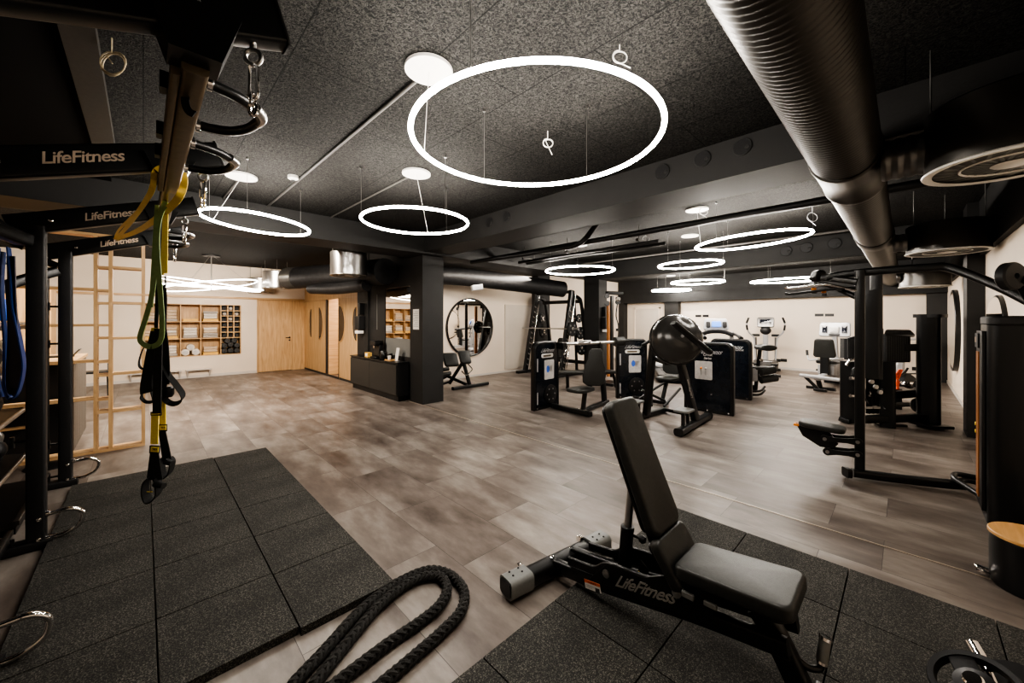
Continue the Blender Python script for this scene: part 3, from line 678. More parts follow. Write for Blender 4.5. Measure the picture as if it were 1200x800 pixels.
m = M(); m.cyl((1.74, .565, .335), (1.86, .565, .335), .016); m.build('seat_axle', CHROME, B)
M().box(1.66, 1.675, .62, .67, .315, .34).build('adjuster_tab', GREYP, B, bev=.003); M().box(1.66, 1.675, .53, .58, .325, .345).build('adjuster_tab', GREYP, B, bev=.003)
m = M(); m.bent([(1.77, .41, .35), (1.765, .35, .28), (1.765, .23, .045)], .085, .055, .012, .05, (1, 0, 0)); m.build('front_leg', PAINT, B)
m = M(); m.bar((1.62, .225, .06), (1.91, .225, .06), .05, .04, .01); m.build('front_foot', PAINT, B)
m = M(); m.tube(fillet([(1.77, .31, .24), (1.79, .255, .195), (1.82, .22, .195), (1.828, .218, .225)], .05), .012, 12); h = m.build('carry_handle', PAINT, B)
g0, g1 = V((1.825, .219, .215)), V((1.852, .209, .305))
m = M(); m.cyl(g0, g1, .0185, 16); m.build('foam_grip', GREYP, h)
for p, q in ((g0, g0+(g1-g0)*.1), (g1, g1-(g1-g0)*.12)): m = M(); m.cyl(p, q, .0205, 16); m.build('chrome_ring', CHROME, h)

# round plate with chrome sleeve at lower right ------------------------------------------------
P = T('weight_plate', 'black tri-grip weight plate with chrome sleeve lying at the lower right corner', 'weight plate', (2.2, -.21, .04))
c = V((2.17, -.18, .172)); nn = V((-.30, .30, .85)).normalized()
m = M(); R = .128
prof = [(R-.022, -.016), (R-.004, -.018), (R, -.010), (R, .010), (R-.004, .018), (R-.022, .016)]
m.lathe(prof+[prof[0]], c, nn, 48); m.build('outer_ring', PLAST, P)
m = M(); m.lathe([(.058, -.014), (.058, .014), (.03, .022), (.03, -.022), (.058, -.014)], c, nn, 32); m.build('centre_disc', PLAST, P)
S_, N_ = frame(nn)
for k in range(3):
    a = math.radians(30+120*k); d_ = S_*math.cos(a)+N_*math.sin(a); m = M(); m.bar(c+d_*.045, c+d_*(R-.012), .075, .022, .006, nn); m.build('spoke', PLAST, P)
m = M(); m.lathe([(.029, -.03), (.029, .03), (.024, .034), (.024, .038)], c, nn, 24); m.build('sleeve_hub', CHROME, P)
e_ = (V((2.40, -.10, .06))-c)
m = M(); m.cyl(aD(1138, 752, 1.50), aD(1158, 786, 1.43), .021, 20); m.cyl(aD(1158, 786, 1.43), aD(1170, 812, 1.40), .013, 14); m.build('chrome_bar', CHROME, P)
c2 = V((2.35, -.30, .118)); m = M(); m.lathe([(R*.8, -.012), (R*.8, .012), (.03, .014), (.03, -.014), (R*.8, -.012)], c2, V((-.35, .2, .85)), 40); m.build('inner_disc', PLAST, P)

# ================================================================ training rig at the left
RG = T('training_rig', 'tall black cable-free training rig with arms and monkey bar along the left side', 'training rig', (-.5, 2.7, 0))
ypost = [1.35, 2.67, 3.98, 5.29]
for i, y in enumerate(ypost):
    m = M(); m.bar((-.505, y, 0), (-.505, y, 2.12), .085, .085, .014, (0, 1, 0)); p = m.build('upright', PAINT2, RG)
    m = M(); m.bar((-1.45, y-.0, .03), (-.43, y, .03), .11, .06, .012); m.build('floor_foot', PAINT2, RG)
    # D shaped floor handle
    for zz in (.14, .03+.015):
        pass
    m = M(); m.tube(fillet([(-.455, y-.02, .215), (-.35, y-.02, .22), (-.295, y-.02, .18), (-.305, y-.02, .10), (-.38, y-.02, .055), (-.455, y-.02, .055)], .05), .0135, 10); hd = m.build('rope_anchor_handle', CHROME, p)
    for z in (.055, .22): M().lathe([(.02, 0), (.02, .015), (.012, .02)], (-.463, y-.02, z), (1, 0, 0), 12).build('collar_nut', CHROME, p)
    for z in (.07, .20): M().lathe([(.012, 0), (.012, .01), (.005, .014)], (-.49, y-.043, z), (0, -1, 0), 10).build('bolt', CHROME, p)
    for z in ((.11, .40, 1.29, 1.62, 1.93) if i == 3 else (.07, .72, 1.2)):
        m = M(); m.cyl((-.545, y-.03, z), (-.60, y-.03, z), .009, 8); m.bar((-.60, y-.03, z-.035), (-.60, y-.03, z+.035), .02, .02, .005, (0, 1, 0)); m.build('storage_peg', PAINT, p)
    m = M(); m.bar((-.62, y, 2.10), (.30, y, 2.415), .07, .135, .012); a_ = m.build('overhead_arm', PAINT, RG)
    m = M(); m.bar((.298, y, 2.4145), (.304, y, 2.4165), .076, .145, .012); m.build('end_cap', PAINT2, a_)
    m = M(); m.tube(fillet([(-.55, y, 1.98), (-.62, y, 2.02), (-.9, y, 2.35)], .1), .03, 8); m.build('gusset', PAINT, a_)
    s_ = V((.92, 0, .315)).normalized(); u_ = V((-.315, 0, .92)).normalized()
    if i > 0: lettering('LifeFitness', .072, V((-.20 if i == 1 else -.17, y-.0365, 2.250)), s_, u_, GOLD, a_, .35, bold=.012)
    for xx in (-.44, .10): 
        c = V((xx, y-.035, 2.1+(xx+.62)*.3424)); M().lathe([(.012, 0), (.012, .006), (.005, .009)], c, (0, -1, 0), 10).build('bolt', CHROME, a_)
    # eye bolt under the arm end
    c = V((.235, y, 2.31)); m = M(); m.cyl(c+V((0, 0, .03)), c+V((0, 0, -.005)), .009, 8); m.ring(c+V((0, 0, -.028)), .022, .0065, (.6, .8, 0), 20, 8); m.build('eye_bolt', STEEL, a_)
    m = M(); m.tube([c+V((0, 0, .0)), c+V((.0, -.02, .03))], .004, 6); m.build('bolt_pin', CHROME, a_)
def link_shape(c, L, w, r, d=(1, 0, 0), zd=(0, 0, -1)):
    d = V(d).normalized(); z = V(zd).normalized(); c = V(c); m = M(); pts = []
    for i in range(16):
        a = 2*PI*i/16; pts.append(c+d*(w/2*math.cos(a))+z*((L/2-w/2)*(1 if math.sin(a) > 0 else -1)+w/2*math.sin(a)))
    m.tube(pts, r, 7, True); return m
for i, y in enumerate(ypost):
    c = V((.235, y, 2.255))
    t = T('snap_hook', ['chrome snap hook and chain hanging from the nearest overhead arm', 'chrome snap hook hanging under the second arm of the rig', 'chrome snap hook under the third arm of the rig', 'small chrome snap hook under the farthest arm of the rig'][i], 'hook', c, 0, 'snap hooks under the rig arms')
    link_shape(c+V((0, 0, -.045)), .10, .028, .006, (.7, -.7, 0)).build('carabiner', CHROME, t)
    link_shape(c+V((0, 0, -.10)), .036, .022, .005, (.7, .7, 0)).build('chain_link', CHROME, t)
    link_shape(c+V((0, 0, -.128)), .036, .022, .005, (.7, -.7, 0)).build('chain_link', CHROME, t)
# monkey bar rail
m = M(); m.bar((.104, 1.36, 2.215), (.104, 2.73, 2.215), .060, .075, .012); mb = m.build('monkey_rail', LITRAIL_BADGE, RG)  # near stretch carries the ring light in its colour
m = M(); m.bar((.10, 2.73, 2.215), (.10, 5.35, 2.215), .065, .065, .012); m.build('monkey_rail', PAINT, RG)
m = M(); m.bar((.064, 1.40, 2.200), (.064, 2.73, 2.200), .022, .045, .006); m.build('rail_flange', LITRAIL_BADGE, RG)
for y in (1.55, 1.95, 2.2): M().box(.035, .06, y, y+.05, 2.20, 2.25).build('flange_lug', PAINT, RG)
for i, y in enumerate(ypost):
    m = M(); m.prism([(-.10, 0), (.10, 0), (.055, -.14 if i == 0 else -.10), (-.055, -.14 if i == 0 else -.10)], (.10, y-.055, 2.34), (1, 0, 0), (0, 0, 1), (0, .11, 0)); m.build('rail_hanger', PAINT, RG)
def grip(y, far=False):
    p = [(.13, y, 2.215), (.235, y+.03, 2.215), (.305, y+.12, 2.215), (.285, y+.25, 2.215), (.235, y+.33, 2.215), (.13, y+.35, 2.215)]
    m = M(); m.tube(fillet(p, .05), .0165, 12); g = m.build('grip_handle', PAINT, RG)
    m = M(); m.tube(fillet([(.272, y+.07, 2.216), (.305, y+.12, 2.216), (.298, y+.18, 2.216)], .03), .018, 12); m.build('worn_tip', STEEL, g)
    for yy in (y, y+.35): M().lathe([(.023, 0), (.023, .012), (.0165, .016)], (.138, yy, 2.215), (1, 0, 0), 12).build('collar', CHROME, g)
for y in (1.46, 2.0, 4.1, 4.62): grip(y)
# curved crossmember and shelves at far left
m = M(); m.sweep(smoothpath([(-1.45, 2.0, 2.25), (-1.0, 2.75, 2.17), (-.75, 3.5, 2.08), (-.55, 3.95, 2.02)]), rsec(.09, .09, .02)); m.build('curved_brace', PAINT, RG)
m = M(); m.sweep(smoothpath([(-.55, 5.2, 1.93), (-.85, 5.0, 1.72), (-1.0, 4.75, 1.3), (-1.02, 4.6, .5), (-1.02, 4.6, 0)]), rsec(.08, .08, .02)); m.build('back_brace', PAINT, RG)
m = M(); m.bar((-1.4, 1.35, 2.12), (-1.4, 5.29, 2.12), .07, .07, .01); m.build('rear_beam', PAINT, RG)
for y in (1.35, 2.67, 3.98, 5.29): M().bar((-1.4, y, 0), (-1.4, y, 2.15), .08, .08, .012, (0, 1, 0)).build('rear_upright', PAINT, RG)
# angled storage trays with chrome rails
for k, (z, y0, y1) in enumerate(((.42, 4.05, 5.2), (.80, 4.05, 5.2), (1.14, 4.05, 5.2), (1.5, 4.05, 5.2), (.40, 2.75, 3.9))):
    m = M(); m.prism([(-1.36, z+.03), (-.72, z-.05), (-.72, z-.075), (-1.36, z)], (0, y0, 0), (1, 0, 0), (0, 0, 1), (0, y1-y0, 0)); tr = m.build('storage_tray', PAINT, RG)
    m = M(); m.cyl((-.70, y0, z-.03), (-.70, y1, z-.03), .014, 10); m.build('tray_rail', STEEL, tr)
for y in (2.75, 4.05):
    m = M(); m.box(-1.4, -.60, y, y+1.15, .10, .14); m.build('base_shelf', PAINT, RG)
    m = M(); m.bar((-.60, y, .17), (-.60, y+1.15, .17), .03, .03, .005); m.build('base_rail', DSTEEL, RG)
# kit in the rig
def kbell(c, r, m1, lab, nm='kettlebell'):
    t = T(nm, lab, 'kettlebell', c, 0, 'kettlebells on the rig shelves')
    m = M(); m.ball((c[0], c[1], c[2]+r*.92), r, 18, (1, 1, .95)); m.lathe([(r*.7, 0), (r*.75, .02)], c, n=16); m.build('body', m1, t)
    m = M(); m.tube(smoothpath([(c[0]-r*.55, c[1], c[2]+r*1.6), (c[0]-r*.6, c[1], c[2]+r*2.2), (c[0], c[1], c[2]+r*2.55), (c[0]+r*.6, c[1], c[2]+r*2.2), (c[0]+r*.55, c[1], c[2]+r*1.6)]), r*.17, 8); m.build('handle', STEEL, t)
for i, (y, cm, nm) in enumerate(((4.2, PLAST, 'first black'), (4.45, PLAST, 'second black'), (4.7, PLAST, 'third black'), (4.95, PLAST, 'last black'))):
    kbell((-.86, y, .40), .09, cm, '%s kettlebell from the near end on the low rig tray' % nm)
def medball(c, r, m1, lab):
    t = T('medicine_ball', lab, 'ball', c, 0, 'medicine balls on the rig trays')
    M().ball((c[0], c[1], c[2]+r), r, 24).build('shell', m1, t); m = M(); m.ring((c[0], c[1], c[2]+r), r*.99, .003, (0, .5, 1)); m.ring((c[0], c[1], c[2]+r), r*.99, .003, (1, 0, .1)); m.build('seam', PAINT, t)
medball((-.86, 4.3, 1.115), .12, RED, 'red medicine ball on the middle tray of the rig')
medball((-.86, 4.62, 1.115), .12, PLAST, 'black medicine ball beside the red one on the middle tray')
medball((-.86, 4.30, .77), .12, RED, 'red medicine ball on the tray below the other red ball')
medball((-.86, 4.62, .77), .12, PLAST, 'black medicine ball on the second tray from below')
medball((-.86, 4.35, 1.475), .12, PLAST, 'black medicine ball on the top tray of the rig')
b_ = tag(M().cbox((-.90, 4.98, 1.58), (.28, .20, .17)).build('blue_bin', BLUEP, bev=.02), 'small bright blue block on the top rig tray', 'block')
b_ = tag(M().cbox((-.90, 4.97, 1.235), (.30, .24, .21)).build('yoga_block', TOWB, bev=.01), 'cream foam block on the middle rig tray', 'block')
for i in range(3): tag(M().lathe([(.11, 0), (.12, .01), (.12, .04), (.11, .05), (.03, .05)], (-.95, 2.95+.0, .425+i*.055), n=28).build('stacked_disc', DSTEEL), ['bottom', 'middle', 'top'][i]+' disc in the small stack on the near rig tray', 'disc', 'discs stacked on the rig tray')

# ---------------------------------------------------------------- bands and straps
def ribbon(m, pts, w, th, side, ws=None):
    w0 = w
    pts = [V(p) for p in pts]; n = len(pts); vs = []; fs = []; sd = V(side).normalized()
    for i, p in enumerate(pts):
        t = (pts[min(i+1, n-1)]-pts[max(i-1, 0)]).normalized(); s = (sd-t*sd.dot(t)).normalized(); q = s.cross(t)
        if ws: w = w0*(ws[0]+(ws[1]-ws[0])*i/(n-1))
        vs += [p+s*w/2+q*th/2, p-s*w/2+q*th/2, p-s*w/2-q*th/2, p+s*w/2-q*th/2]
    for i in range(n-1):
        for a in range(4): b = (a+1) % 4; fs.append((i*4+a, i*4+b, i*4+4+b, i*4+4+a))
    fs += [(3, 2, 1, 0), tuple((n-1)*4+a for a in range(4))]; m.add(vs, fs)
CR = (.72, -.69, 0)      # across the line of sight
t = T('yellow_band', 'wide yellow resistance band wrapped round the monkey rail and stretched down left', 'resistance band', (.1, 2.6, 2.2))
hk = V((-.19, 5.21, 2.265))
m = M(); ribbon(m, smoothpath([(.143, 2.60, 2.27), (.150, 2.62, 2.20), (.11, 2.78, 2.12), (-.02, 3.9, 2.16), hk]), .034, .005, (.8, -.2, -.5)); m.build('band_strand', YELB, t)
m = M(); ribbon(m, smoothpath([(.143, 2.60, 2.27), (.10, 2.595, 2.275), (.045, 2.62, 2.25), (.025, 2.75, 2.16), (-.08, 3.9, 2.18), hk]), .024, .005, (.8, -.2, -.3)); m.build('band_strand', YELB, t)
m = M(); ribbon(m, smoothpath([(.05, 2.61, 2.26), (.015, 2.9, 2.16), (-.13, 4.2, 2.20), hk+V((0, 0, .02))]), .015, .005, (.8, -.2, -.3)); m.build('band_strand', YELB, t)
t = T('green_band', 'green resistance band hanging in a long loop from the monkey rail', 'resistance band', (.06, 2.85, 1.6))
gx = aD(186, 238, 2.1); gb = aD(177, 403, 2.1)
g = lambda u, v, d=2.1: aD(u, v, d)
m = M(); ribbon(m, smoothpath([g(194, 236), g(185, 262), g(183, 300), g(178, 345), g(171, 372), g(164, 395), g(168, 403), g(178, 406), g(188, 399), g(190, 378), g(187, 330), g(184, 285), g(187, 255), g(195, 238)], 6), .028, .004, (.72, -.69, 0)); m.build('band_loop', GRN, t)
m = M(); ribbon(m, [g(184, 240), g(180, 310), g(177, 360)], .022, .004, (.72, -.69, 0)); m.build('back_strand', GRN, t)
def trx(off, lab, d, pts_yel, yb, loops):
    t = T('suspension_strap', lab, 'suspension trainer', aD(195, 250, d), 0, 'yellow and black suspension straps hanging from the rig')
    return t
d = 2.12; g = lambda u, v, dd=None: aD(u, v, dd or d)
t = T('suspension_trainer', 'yellow and black suspension trainer strap hanging from the rig, nearer handle', 'suspension trainer', g(190, 300), 0, 'suspension straps hanging from the rig')
m = M(); ribbon(m, [g(188, 252), g(186, 300), g(183, 385)], .02, .004, CR); m.build('upper_strap', WEB, t)
m = M(); ribbon(m, [g(181, 384), g(181, 388), g(180, 392)], .032, .006, CR); m.build('yellow_tab', YEL, t)
m = M(); ribbon(m, smoothpath([g(181, 388), g(177, 415), g(172, 450), g(173, 460)], 4), .075, .012, CR, (.45, 1)); m.build('padded_sleeve', WEB, t)
m = M(); ribbon(m, smoothpath([g(186, 385), g(185, 430), g(184, 484)], 4), .045, .007, CR); m.build('middle_strap', WEB, t)
m = M(); ribbon(m, [g(182, 484), g(181, 520)], .040, .005, CR); m.build('yellow_strap', YEL, t)
m = M(); ribbon(m, [g(181.5, 522), g(181, 531)], .052, .008, CR); o = m.build('tag_frame', WEB, t)
m = M(); ribbon(m, [g(181.5, 523.5, d-.008), g(181, 529.5, d-.008)], .042, .003, CR); m.build('yellow_tag', YEL, o)
lettering('TRX', .016, g(181.3, 526.5, d-.012), CR, (0, 0, 1), INK, o, 0, 'lettering', .0006)
m = M(); ribbon(m, [g(181, 530), g(177, 562)], .045, .005, CR); ribbon(m, [g(182, 530), g(187, 562)], .035, .005, CR); m.build('lower_strap', WEB, t)
m = M(); ribbon(m, smoothpath([g(176, 558), g(171, 564), g(170, 577), g(174, 586), g(181, 584), g(186, 576), g(184, 560)], 5), .05, .006, (.5, .7, .2)); m.build('foot_cradle', WEB, t)
m = M(); m.cyl(g(182, 567, d-.01), g(192, 569, d-.02), .016, 14); m.build('foam_handle', WEB, t)
m = M(); ribbon(m, [g(172, 576, d-.03), g(179, 576, d-.03)], .004, .002, (0, 0, 1)); m.build('yellow_stripe', YEL, t)
m = M(); m.tube([g(177, 483), g(189, 483), g(189, 486), g(177, 486)], .004, 6, True); m.build('buckle', PAINT, t)
t = T('suspension_trainer', 'yellow and black suspension trainer strap hanging just behind the other, higher handle', 'suspension trainer', g(200, 300), 0, 'suspension straps hanging from the rig')
d = 2.2; g = lambda u, v, dd=None: aD(u, v, dd or d)
m = M(); ribbon(m, [g(193, 236), g(189, 290), g(189, 322)], .03, .004, CR); ribbon(m, [g(195, 238), g(194, 320)], .022, .004, CR); m.build('yellow_strap', YEL, t)
m = M(); m.tube([g(187, 324), g(194, 324), g(194, 334), g(187, 334)], .005, 6, True); m.build('cam_buckle', PAINT, t)
m = M(); ribbon(m, smoothpath([g(190, 334), g(192, 350), g(191, 400), g(193, 440), g(190, 458)], 4), .035, .005, CR); m.build('middle_strap', WEB, t)
m = M(); ribbon(m, smoothpath([g(189, 360), g(195, 400), g(197, 435), g(196, 450)], 4), .02, .005, CR); m.build('folded_strap', WEB, t)
m = M(); ribbon(m, [g(190, 459), g(191, 498)], .035, .005, CR); m.build('yellow_strap', YEL, t)
m = M(); ribbon(m, [g(191, 497), g(191, 505)], .045, .007, CR); o = m.build('tag_frame', WEB, t)
m = M(); ribbon(m, [g(191, 498.5, d-.008), g(191, 503.5, d-.008)], .036, .003, CR); m.build('yellow_tag', YEL, o)
lettering('TRX', .014, g(191, 501, d-.012), CR, (0, 0, 1), INK, o, 0, 'lettering', .0006)
m = M(); ribbon(m, [g(190, 505), g(195, 540)], .04, .005, CR); ribbon(m, [g(192, 505), g(199, 538)], .02, .005, CR); m.build('lower_strap', WEB, t)
m = M(); ribbon(m, smoothpath([g(190, 536), g(190, 550), g(193, 558), g(199, 554), g(202, 542), g(198, 536)], 5), .045, .006, (.5, .7, .2)); m.build('foot_cradle', WEB, t)
m = M(); m.cyl(g(194, 541, d-.01), g(202, 543, d-.02), .015, 12); m.build('foam_handle', WEB, t)
m = M(); ribbon(m, smoothpath([g(190, 425), g(198, 440), g(206, 450), g(214, 462), g(212, 470), g(203, 473), g(194, 468), g(190, 455)], 5), .03, .005, (.4, .5, .7)); m.build('side_loop', WEB, t)
m = M(); ribbon(m, smoothpath([g(168, 458), g(166, 466), g(172, 471), g(180, 469), g(178, 458)], 5), .018, .005, (.4, .5, .7)); m.build('small_loop', WEB, t)
m = M(); ribbon(m, smoothpath([g(174, 400), g(167, 410), g(163, 424), g(165, 431), g(172, 431), g(174, 420)], 5), .012, .004, (.4, .5, .7)); m.build('thin_loop', WEB, t)
m = M(); m.lathe([(.02, 0), (.028, .015), (.028, .05), (.018, .06)], g(197, 465), (0, 0, 1), 14); m.build('locking_knob', PAINT, t)
t = T('webbing_tail', 'short black webbing strap dangling from the near end of the monkey rail', 'strap', (.13, 1.35, 2.2))
m = M(); q = lambda u, v, dd=1.16: aD(u, v, dd); ribbon(m, smoothpath([q(213, 66), q(214, 80), q(220, 100), q(217, 118), q(221, 130), q(228, 134)], 5), .022, .003, (.72, -.5, .2)); m.build('webbing', WEB, t)
M().tube([q(208, 74), q(209, 66), q(218, 64)], .003, 6).build('brass_clip', mat('brass', (.75, .5, .2), .25, 1), t)
t = T('blue_band', 'deep blue resistance band hanging at the far left of the rig', 'resistance band', (-.75, 2.9, 1.2))
D = 2.3; q = lambda u, v, dd=D: aD(u, v, dd)
m = M(); ribbon(m, smoothpath([q(10, 290), q(14, 330), q(16, 360), q(24, 400), q(28, 430), q(22, 458), q(13, 466), q(6, 450), q(6, 400), q(2, 340), q(4, 295)], 6), .05, .006, (.13, .98, .05)); m.build('band_loop', BLU, t)
m = M(); ribbon(m, smoothpath([q(-2, 290), q(-4, 360), q(-3, 440), q(2, 465)], 6), .05, .006, (.13, .98, .05)); m.build('band_strand', BLU, t)
t = T('dark_band', 'dark purple resistance band hanging beside the blue band on the rig', 'resistance band', (-.75, 2.95, 1.2))
D = 2.4
m = M(); ribbon(m, smoothpath([q(13, 300), q(15, 360), q(20, 420), q(19, 452), q(14, 458), q(12, 440), q(14, 390), q(11, 330)], 6), .045, .006, (.7, -.6, .1)); m.build('band_loop', NAVY, t)
M().bar(aD(-30, 307, 2.35), aD(12, 305, 2.35), .045, .045, .01).build('band_peg', PAINT, RG)
# ================================================================ machines in the middle of the room
def loc(*p): return V(p)
def arch(w, h, r, k=6):                         # upright panel outline with rounded top corners, origin at bottom centre
    out = [(w/2, 0)]
    for cx, a0 in ((w/2-r, 0), (-w/2+r, 90)):
        for i in range(k+1):
            a = math.radians(a0+90*i/k); out.append((cx+r*math.cos(a), h-r+r*math.sin(a)))
    out.append((-w/2, 0)); return out
def tower(t, o, ux, w, h, dep, card=True, wheel=True, back=False):
    """weight stack tower: face plane at o (bottom centre), ux to the viewer's right along the face"""
    o = V(o); ux = V(ux); uz = V((0, 0, 1)); n = ux.cross(uz)      # towards the viewer
    m = M(); m.prism(arch(w, h, .11), o-n*dep, ux, uz, n*dep); b = m.build('stack_tower', PAINT, t, bev=.012)
    m = M(); m.prism([(p*(w-.10)/w, .05+q*(h-.10)/h) for p, q in arch(w, h, .10)], o, ux, uz, n*.006); f = m.build('front_panel', PANEL, t)
    m = M(); pts = [o+ux*p*(w-.05)/w+uz*(.03+q*(h-.055)/h)+n*.004 for p, q in arch(w, h, .11)]; m.tube(pts, .012, 6); m.build('edge_trim', PLAST, t)
    lettering('LifeFitness', .088 if w < .7 else .105, o+uz*(h-.155)+n*.0075, ux, uz, SILV, t, .8, bold=.006)
    for s in (-1, 0, 1): m = M(); m.lathe([(.011, 0), (.011, .006)], o+ux*s*(w/2-.07)+uz*.035+n*.006, n, 10); m.build('foot_bolt', CHROME, t)
    return n
def card_sheet(t, c, ux, n, w, h, style=0):
    ux, n = V(ux), V(n); uz = V((0, 0, 1)); c = V(c)
    m = M(); r = .02; m.prism([(p, q-h/2) for p, q in rrect(w, w, h, .02)], c, ux, uz, n*.003); o = m.build('instruction_card', PAPG, t)
    if style == 0:
        m = M(); m.prism([(.052*math.cos(a*PI/8)*.75-.035, .06*math.sin(a*PI/8)+.01) for a in range(16)], c+n*.0034, ux, uz, n*.001); m.build('blue_figure', mat('blue print', (.06, .16, .62), .5) if 'blue print' not in bpy.data.materials else bpy.data.materials['blue print'], o)
        for k in range(3):
            m = M(); m.prism([(.005, -.03), (.02, -.03), (.024, .06), (.008, .06)], c+ux*(.0+.026*k)+n*.0034, ux, uz, n*.001); m.build('grey_figure', STEEL, o)
    else:
        for k, mm in ((-.035, ORG), (.035, SILV)):
            m = M(); m.ball(c+ux*k+uz*.035+n*.003, .018, 10, (1, 1, 1)); m.build('muscle_mark', mm, o)
            m = M(); m.bar(c+ux*k+uz*.02+n*.003, c+ux*k-uz*.075+n*.003, .022, .002); m.build('figure_mark', GREYP, o)
def disc_wheel(t, c, n, r):
    n = V(n); m = M(); m.lathe([(r, 0), (r, .012), (r-.012, .016), (0, .018)], c, n, 32); o = m.build('cam_disc', PLAST, t); S, N_ = frame(n)
    for k in range(6):
        a = 2*PI*k/6; p = V(c)+(S*math.cos(a)+N_*math.sin(a))*r*.62+n*.017; M().lathe([(.014, 0), (.01, .004)], p, n, 10).build('disc_hole', STEEL, o)
Z = V((0, 0, 1))
def weight_machine(cx, cy, lab, style=0, ux=(1, 0, 0), w=.64):
    t = T('weight_machine', lab, 'exercise machine', (cx, cy, 0), 0, 'selectorized machines with dark stack towers')
    ux = V(ux).normalized(); n = tower(t, (cx, cy, 0), ux, w, 1.14, .08); C0 = V((cx, cy, 0)); q_ = lambda a, z, e=.008: C0+ux*a+n*e+Z*z
    card_sheet(t, q_(.05, .66), ux, n, .25, .33)
    m = M(); m.prism(rrect(.30, .30, .07, .03), q_(0, .865), ux, Z, n*.006); lb = m.build('title_badge', PAPER, t)
    M().prism(rrect(.20, .20, .03, .012), q_(-.01, .883, .016), ux, Z, n*.002).build('title_print', LABO if False else LITRAIL_BADGE, lb)
    disc_wheel(t, q_(.08, .24, .01), n, .16)
    for z0, z1 in ((.10, .30), (.64, .86)): m = M(); m.bar(q_(-.25, z0, .012), q_(-.25, z1, .012), .03, .006, .002, n); m.build('silver_strip', SILV, t)
    return t
# machine 1: seated press with grey arm
t = weight_machine(4.93, 4.24, 'weight machine with grey seat and long horizontal arm, nearest the near column')
m = M(); m.bar((5.02, 4.2, .045), (4.96, 3.38, .045), .09, .07, .015); m.build('base_beam', PAINT, t)
m = M(); m.bar((5.10, 3.62, .04), (6.02, 3.74, .04), .07, .06, .012); m.build('base_beam', PAINT, t)
for c in ((4.99, 3.62, .085), (4.975, 3.50, .085)): M().lathe([(.018, 0), (.018, .008), (.008, .012)], c, n=12).build('bolt', CHROME, t)
m = M(); m.bar((5.10, 3.62, .05), (5.16, 3.62, .36), .075, .05, .01, (0, 1, 0)); m.build('seat_post', PAINT, t)
m = M(); m.pad(rrect(.30, .34, .46, .10), (5.28, 3.62, .36), (0, 1, 0), (-1, 0, 0), .055, .02); m.build('seat', LEATH, t)
un = V((.10, -.02, 1)).normalized(); sd = V((.60, -.80, 0)).normalized()
bp = [(-.10, 0), (.10, 0), (.17, .05), (.185, .16), (.165, .30), (.12, .42), (.105, .56), (.075, .60), (-.075, .60), (-.105, .56), (-.12, .42), (-.165, .30), (-.185, .16), (-.17, .05)]
m = M(); m.pad(bp, (5.24, 3.52, .44), sd, un, .065, .02); m.build('back_pad', LEATH, t)
m = M(); m.bar((5.36, 3.66, .38), (5.42, 3.70, 1.0), .06, .05, .01, (0, 1, 0)); m.build('back_frame', PAINT, t)
m = M(); m.bar((5.92, 3.74, .05), (5.86, 3.80, 1.12), .09, .07, .015, (0, 1, 0)); m.build('arm_upright', PAINT, t)
m = M(); m.tube(fillet([(5.12, 4.12, 1.09), (5.55, 3.95, 1.09), (6.15, 3.62, 1.11)], .1), .028, 12); a_ = m.build('press_arm', STEEL, t)
m = M(); m.cyl((6.10, 3.64, 1.11), (6.26, 3.56, 1.12), .085, 20); m.build('roller_pad', LEATH, t)
m = M(); m.tube(fillet([(5.45, 3.98, 1.09), (5.50, 3.88, 1.14), (5.62, 3.82, 1.14), (5.68, 3.9, 1.09)], .04), .016, 8); m.build('top_handle', STEEL, a_)
m = M(); m.tube(fillet([(5.17, 4.10, 1.08), (5.13, 3.98, .98), (5.02, 3.94, .93)], .05), .014, 8); m.build('grip_handle', CHROME, a_)
m = M(); m.box(5.10, 5.20, 4.02, 4.18, 1.0, 1.12); m.build('pivot_block', PAINT, t, bev=.01)
# machine 2
t = weight_machine(6.75, 3.65, 'weight machine behind the grey exercise ball stand, partly hidden by it', 0, (.81, -.59, 0), .62)
m = M(); m.bar((6.65, 3.55, .045), (6.6, 2.9, .045), .08, .06, .012); m.build('base_beam', PAINT, t)
m = M(); m.bar((6.6, 3.0, .05), (6.8, 3.0, .40), .07, .05, .01, (0, 1, 0)); m.build('seat_post', PAINT, t)
m = M(); m.pad(rrect(.30, .34, .42, .10), (7.05, 3.0, .42), (0, 1, 0), (-1, 0, 0), .055, .02); m.build('seat', LEATH, t)
m = M(); m.pad(bp, (7.05, 3.0, .50), (0, -1, 0), (0.15, 0, 1), .065, .02); m.build('back_pad', LEATH, t)
m = M(); m.tube(fillet([(6.82, 3.50, 1.02), (6.95, 3.3, 1.15), (7.05, 3.15, 1.22), (7.0, 3.05, 1.40)], .06), .03, 12); m.build('curved_lever', PAINT, t)
m = M(); m.cyl((7.0, 3.05, 1.36), (6.99, 3.04, 1.52), .028, 12); m.build('upright_grip', PLAST, t)
m = M(); m.tube(fillet([(6.97, 3.3, 1.15), (7.0, 3.1, .95), (7.2, 2.9, .90)], .08), .02, 10); m.build('lower_grip', PAINT, t)
m = M(); m.pad([(.14*math.cos(a*PI/10), .075*math.sin(a*PI/10)) for a in range(20)], (7.08, 3.10, 1.22), (.60, -.62, -.5), (.42, -.4, .95), .05, .02); m.build('oval_pad', LEATH, t)
for (p, q) in (((6.2, 3.0, .05), (6.75, 3.25, .35)), ((6.15, 3.15, .30), (6.5, 2.9, .10)), ((6.35, 2.85, .04), (6.9, 2.8, .28)), ((6.25, 3.25, .12), (6.7, 2.95, .42))):
    m = M(); m.tube([p, q], .022, 8); m.build('link_arm', PAINT, t)
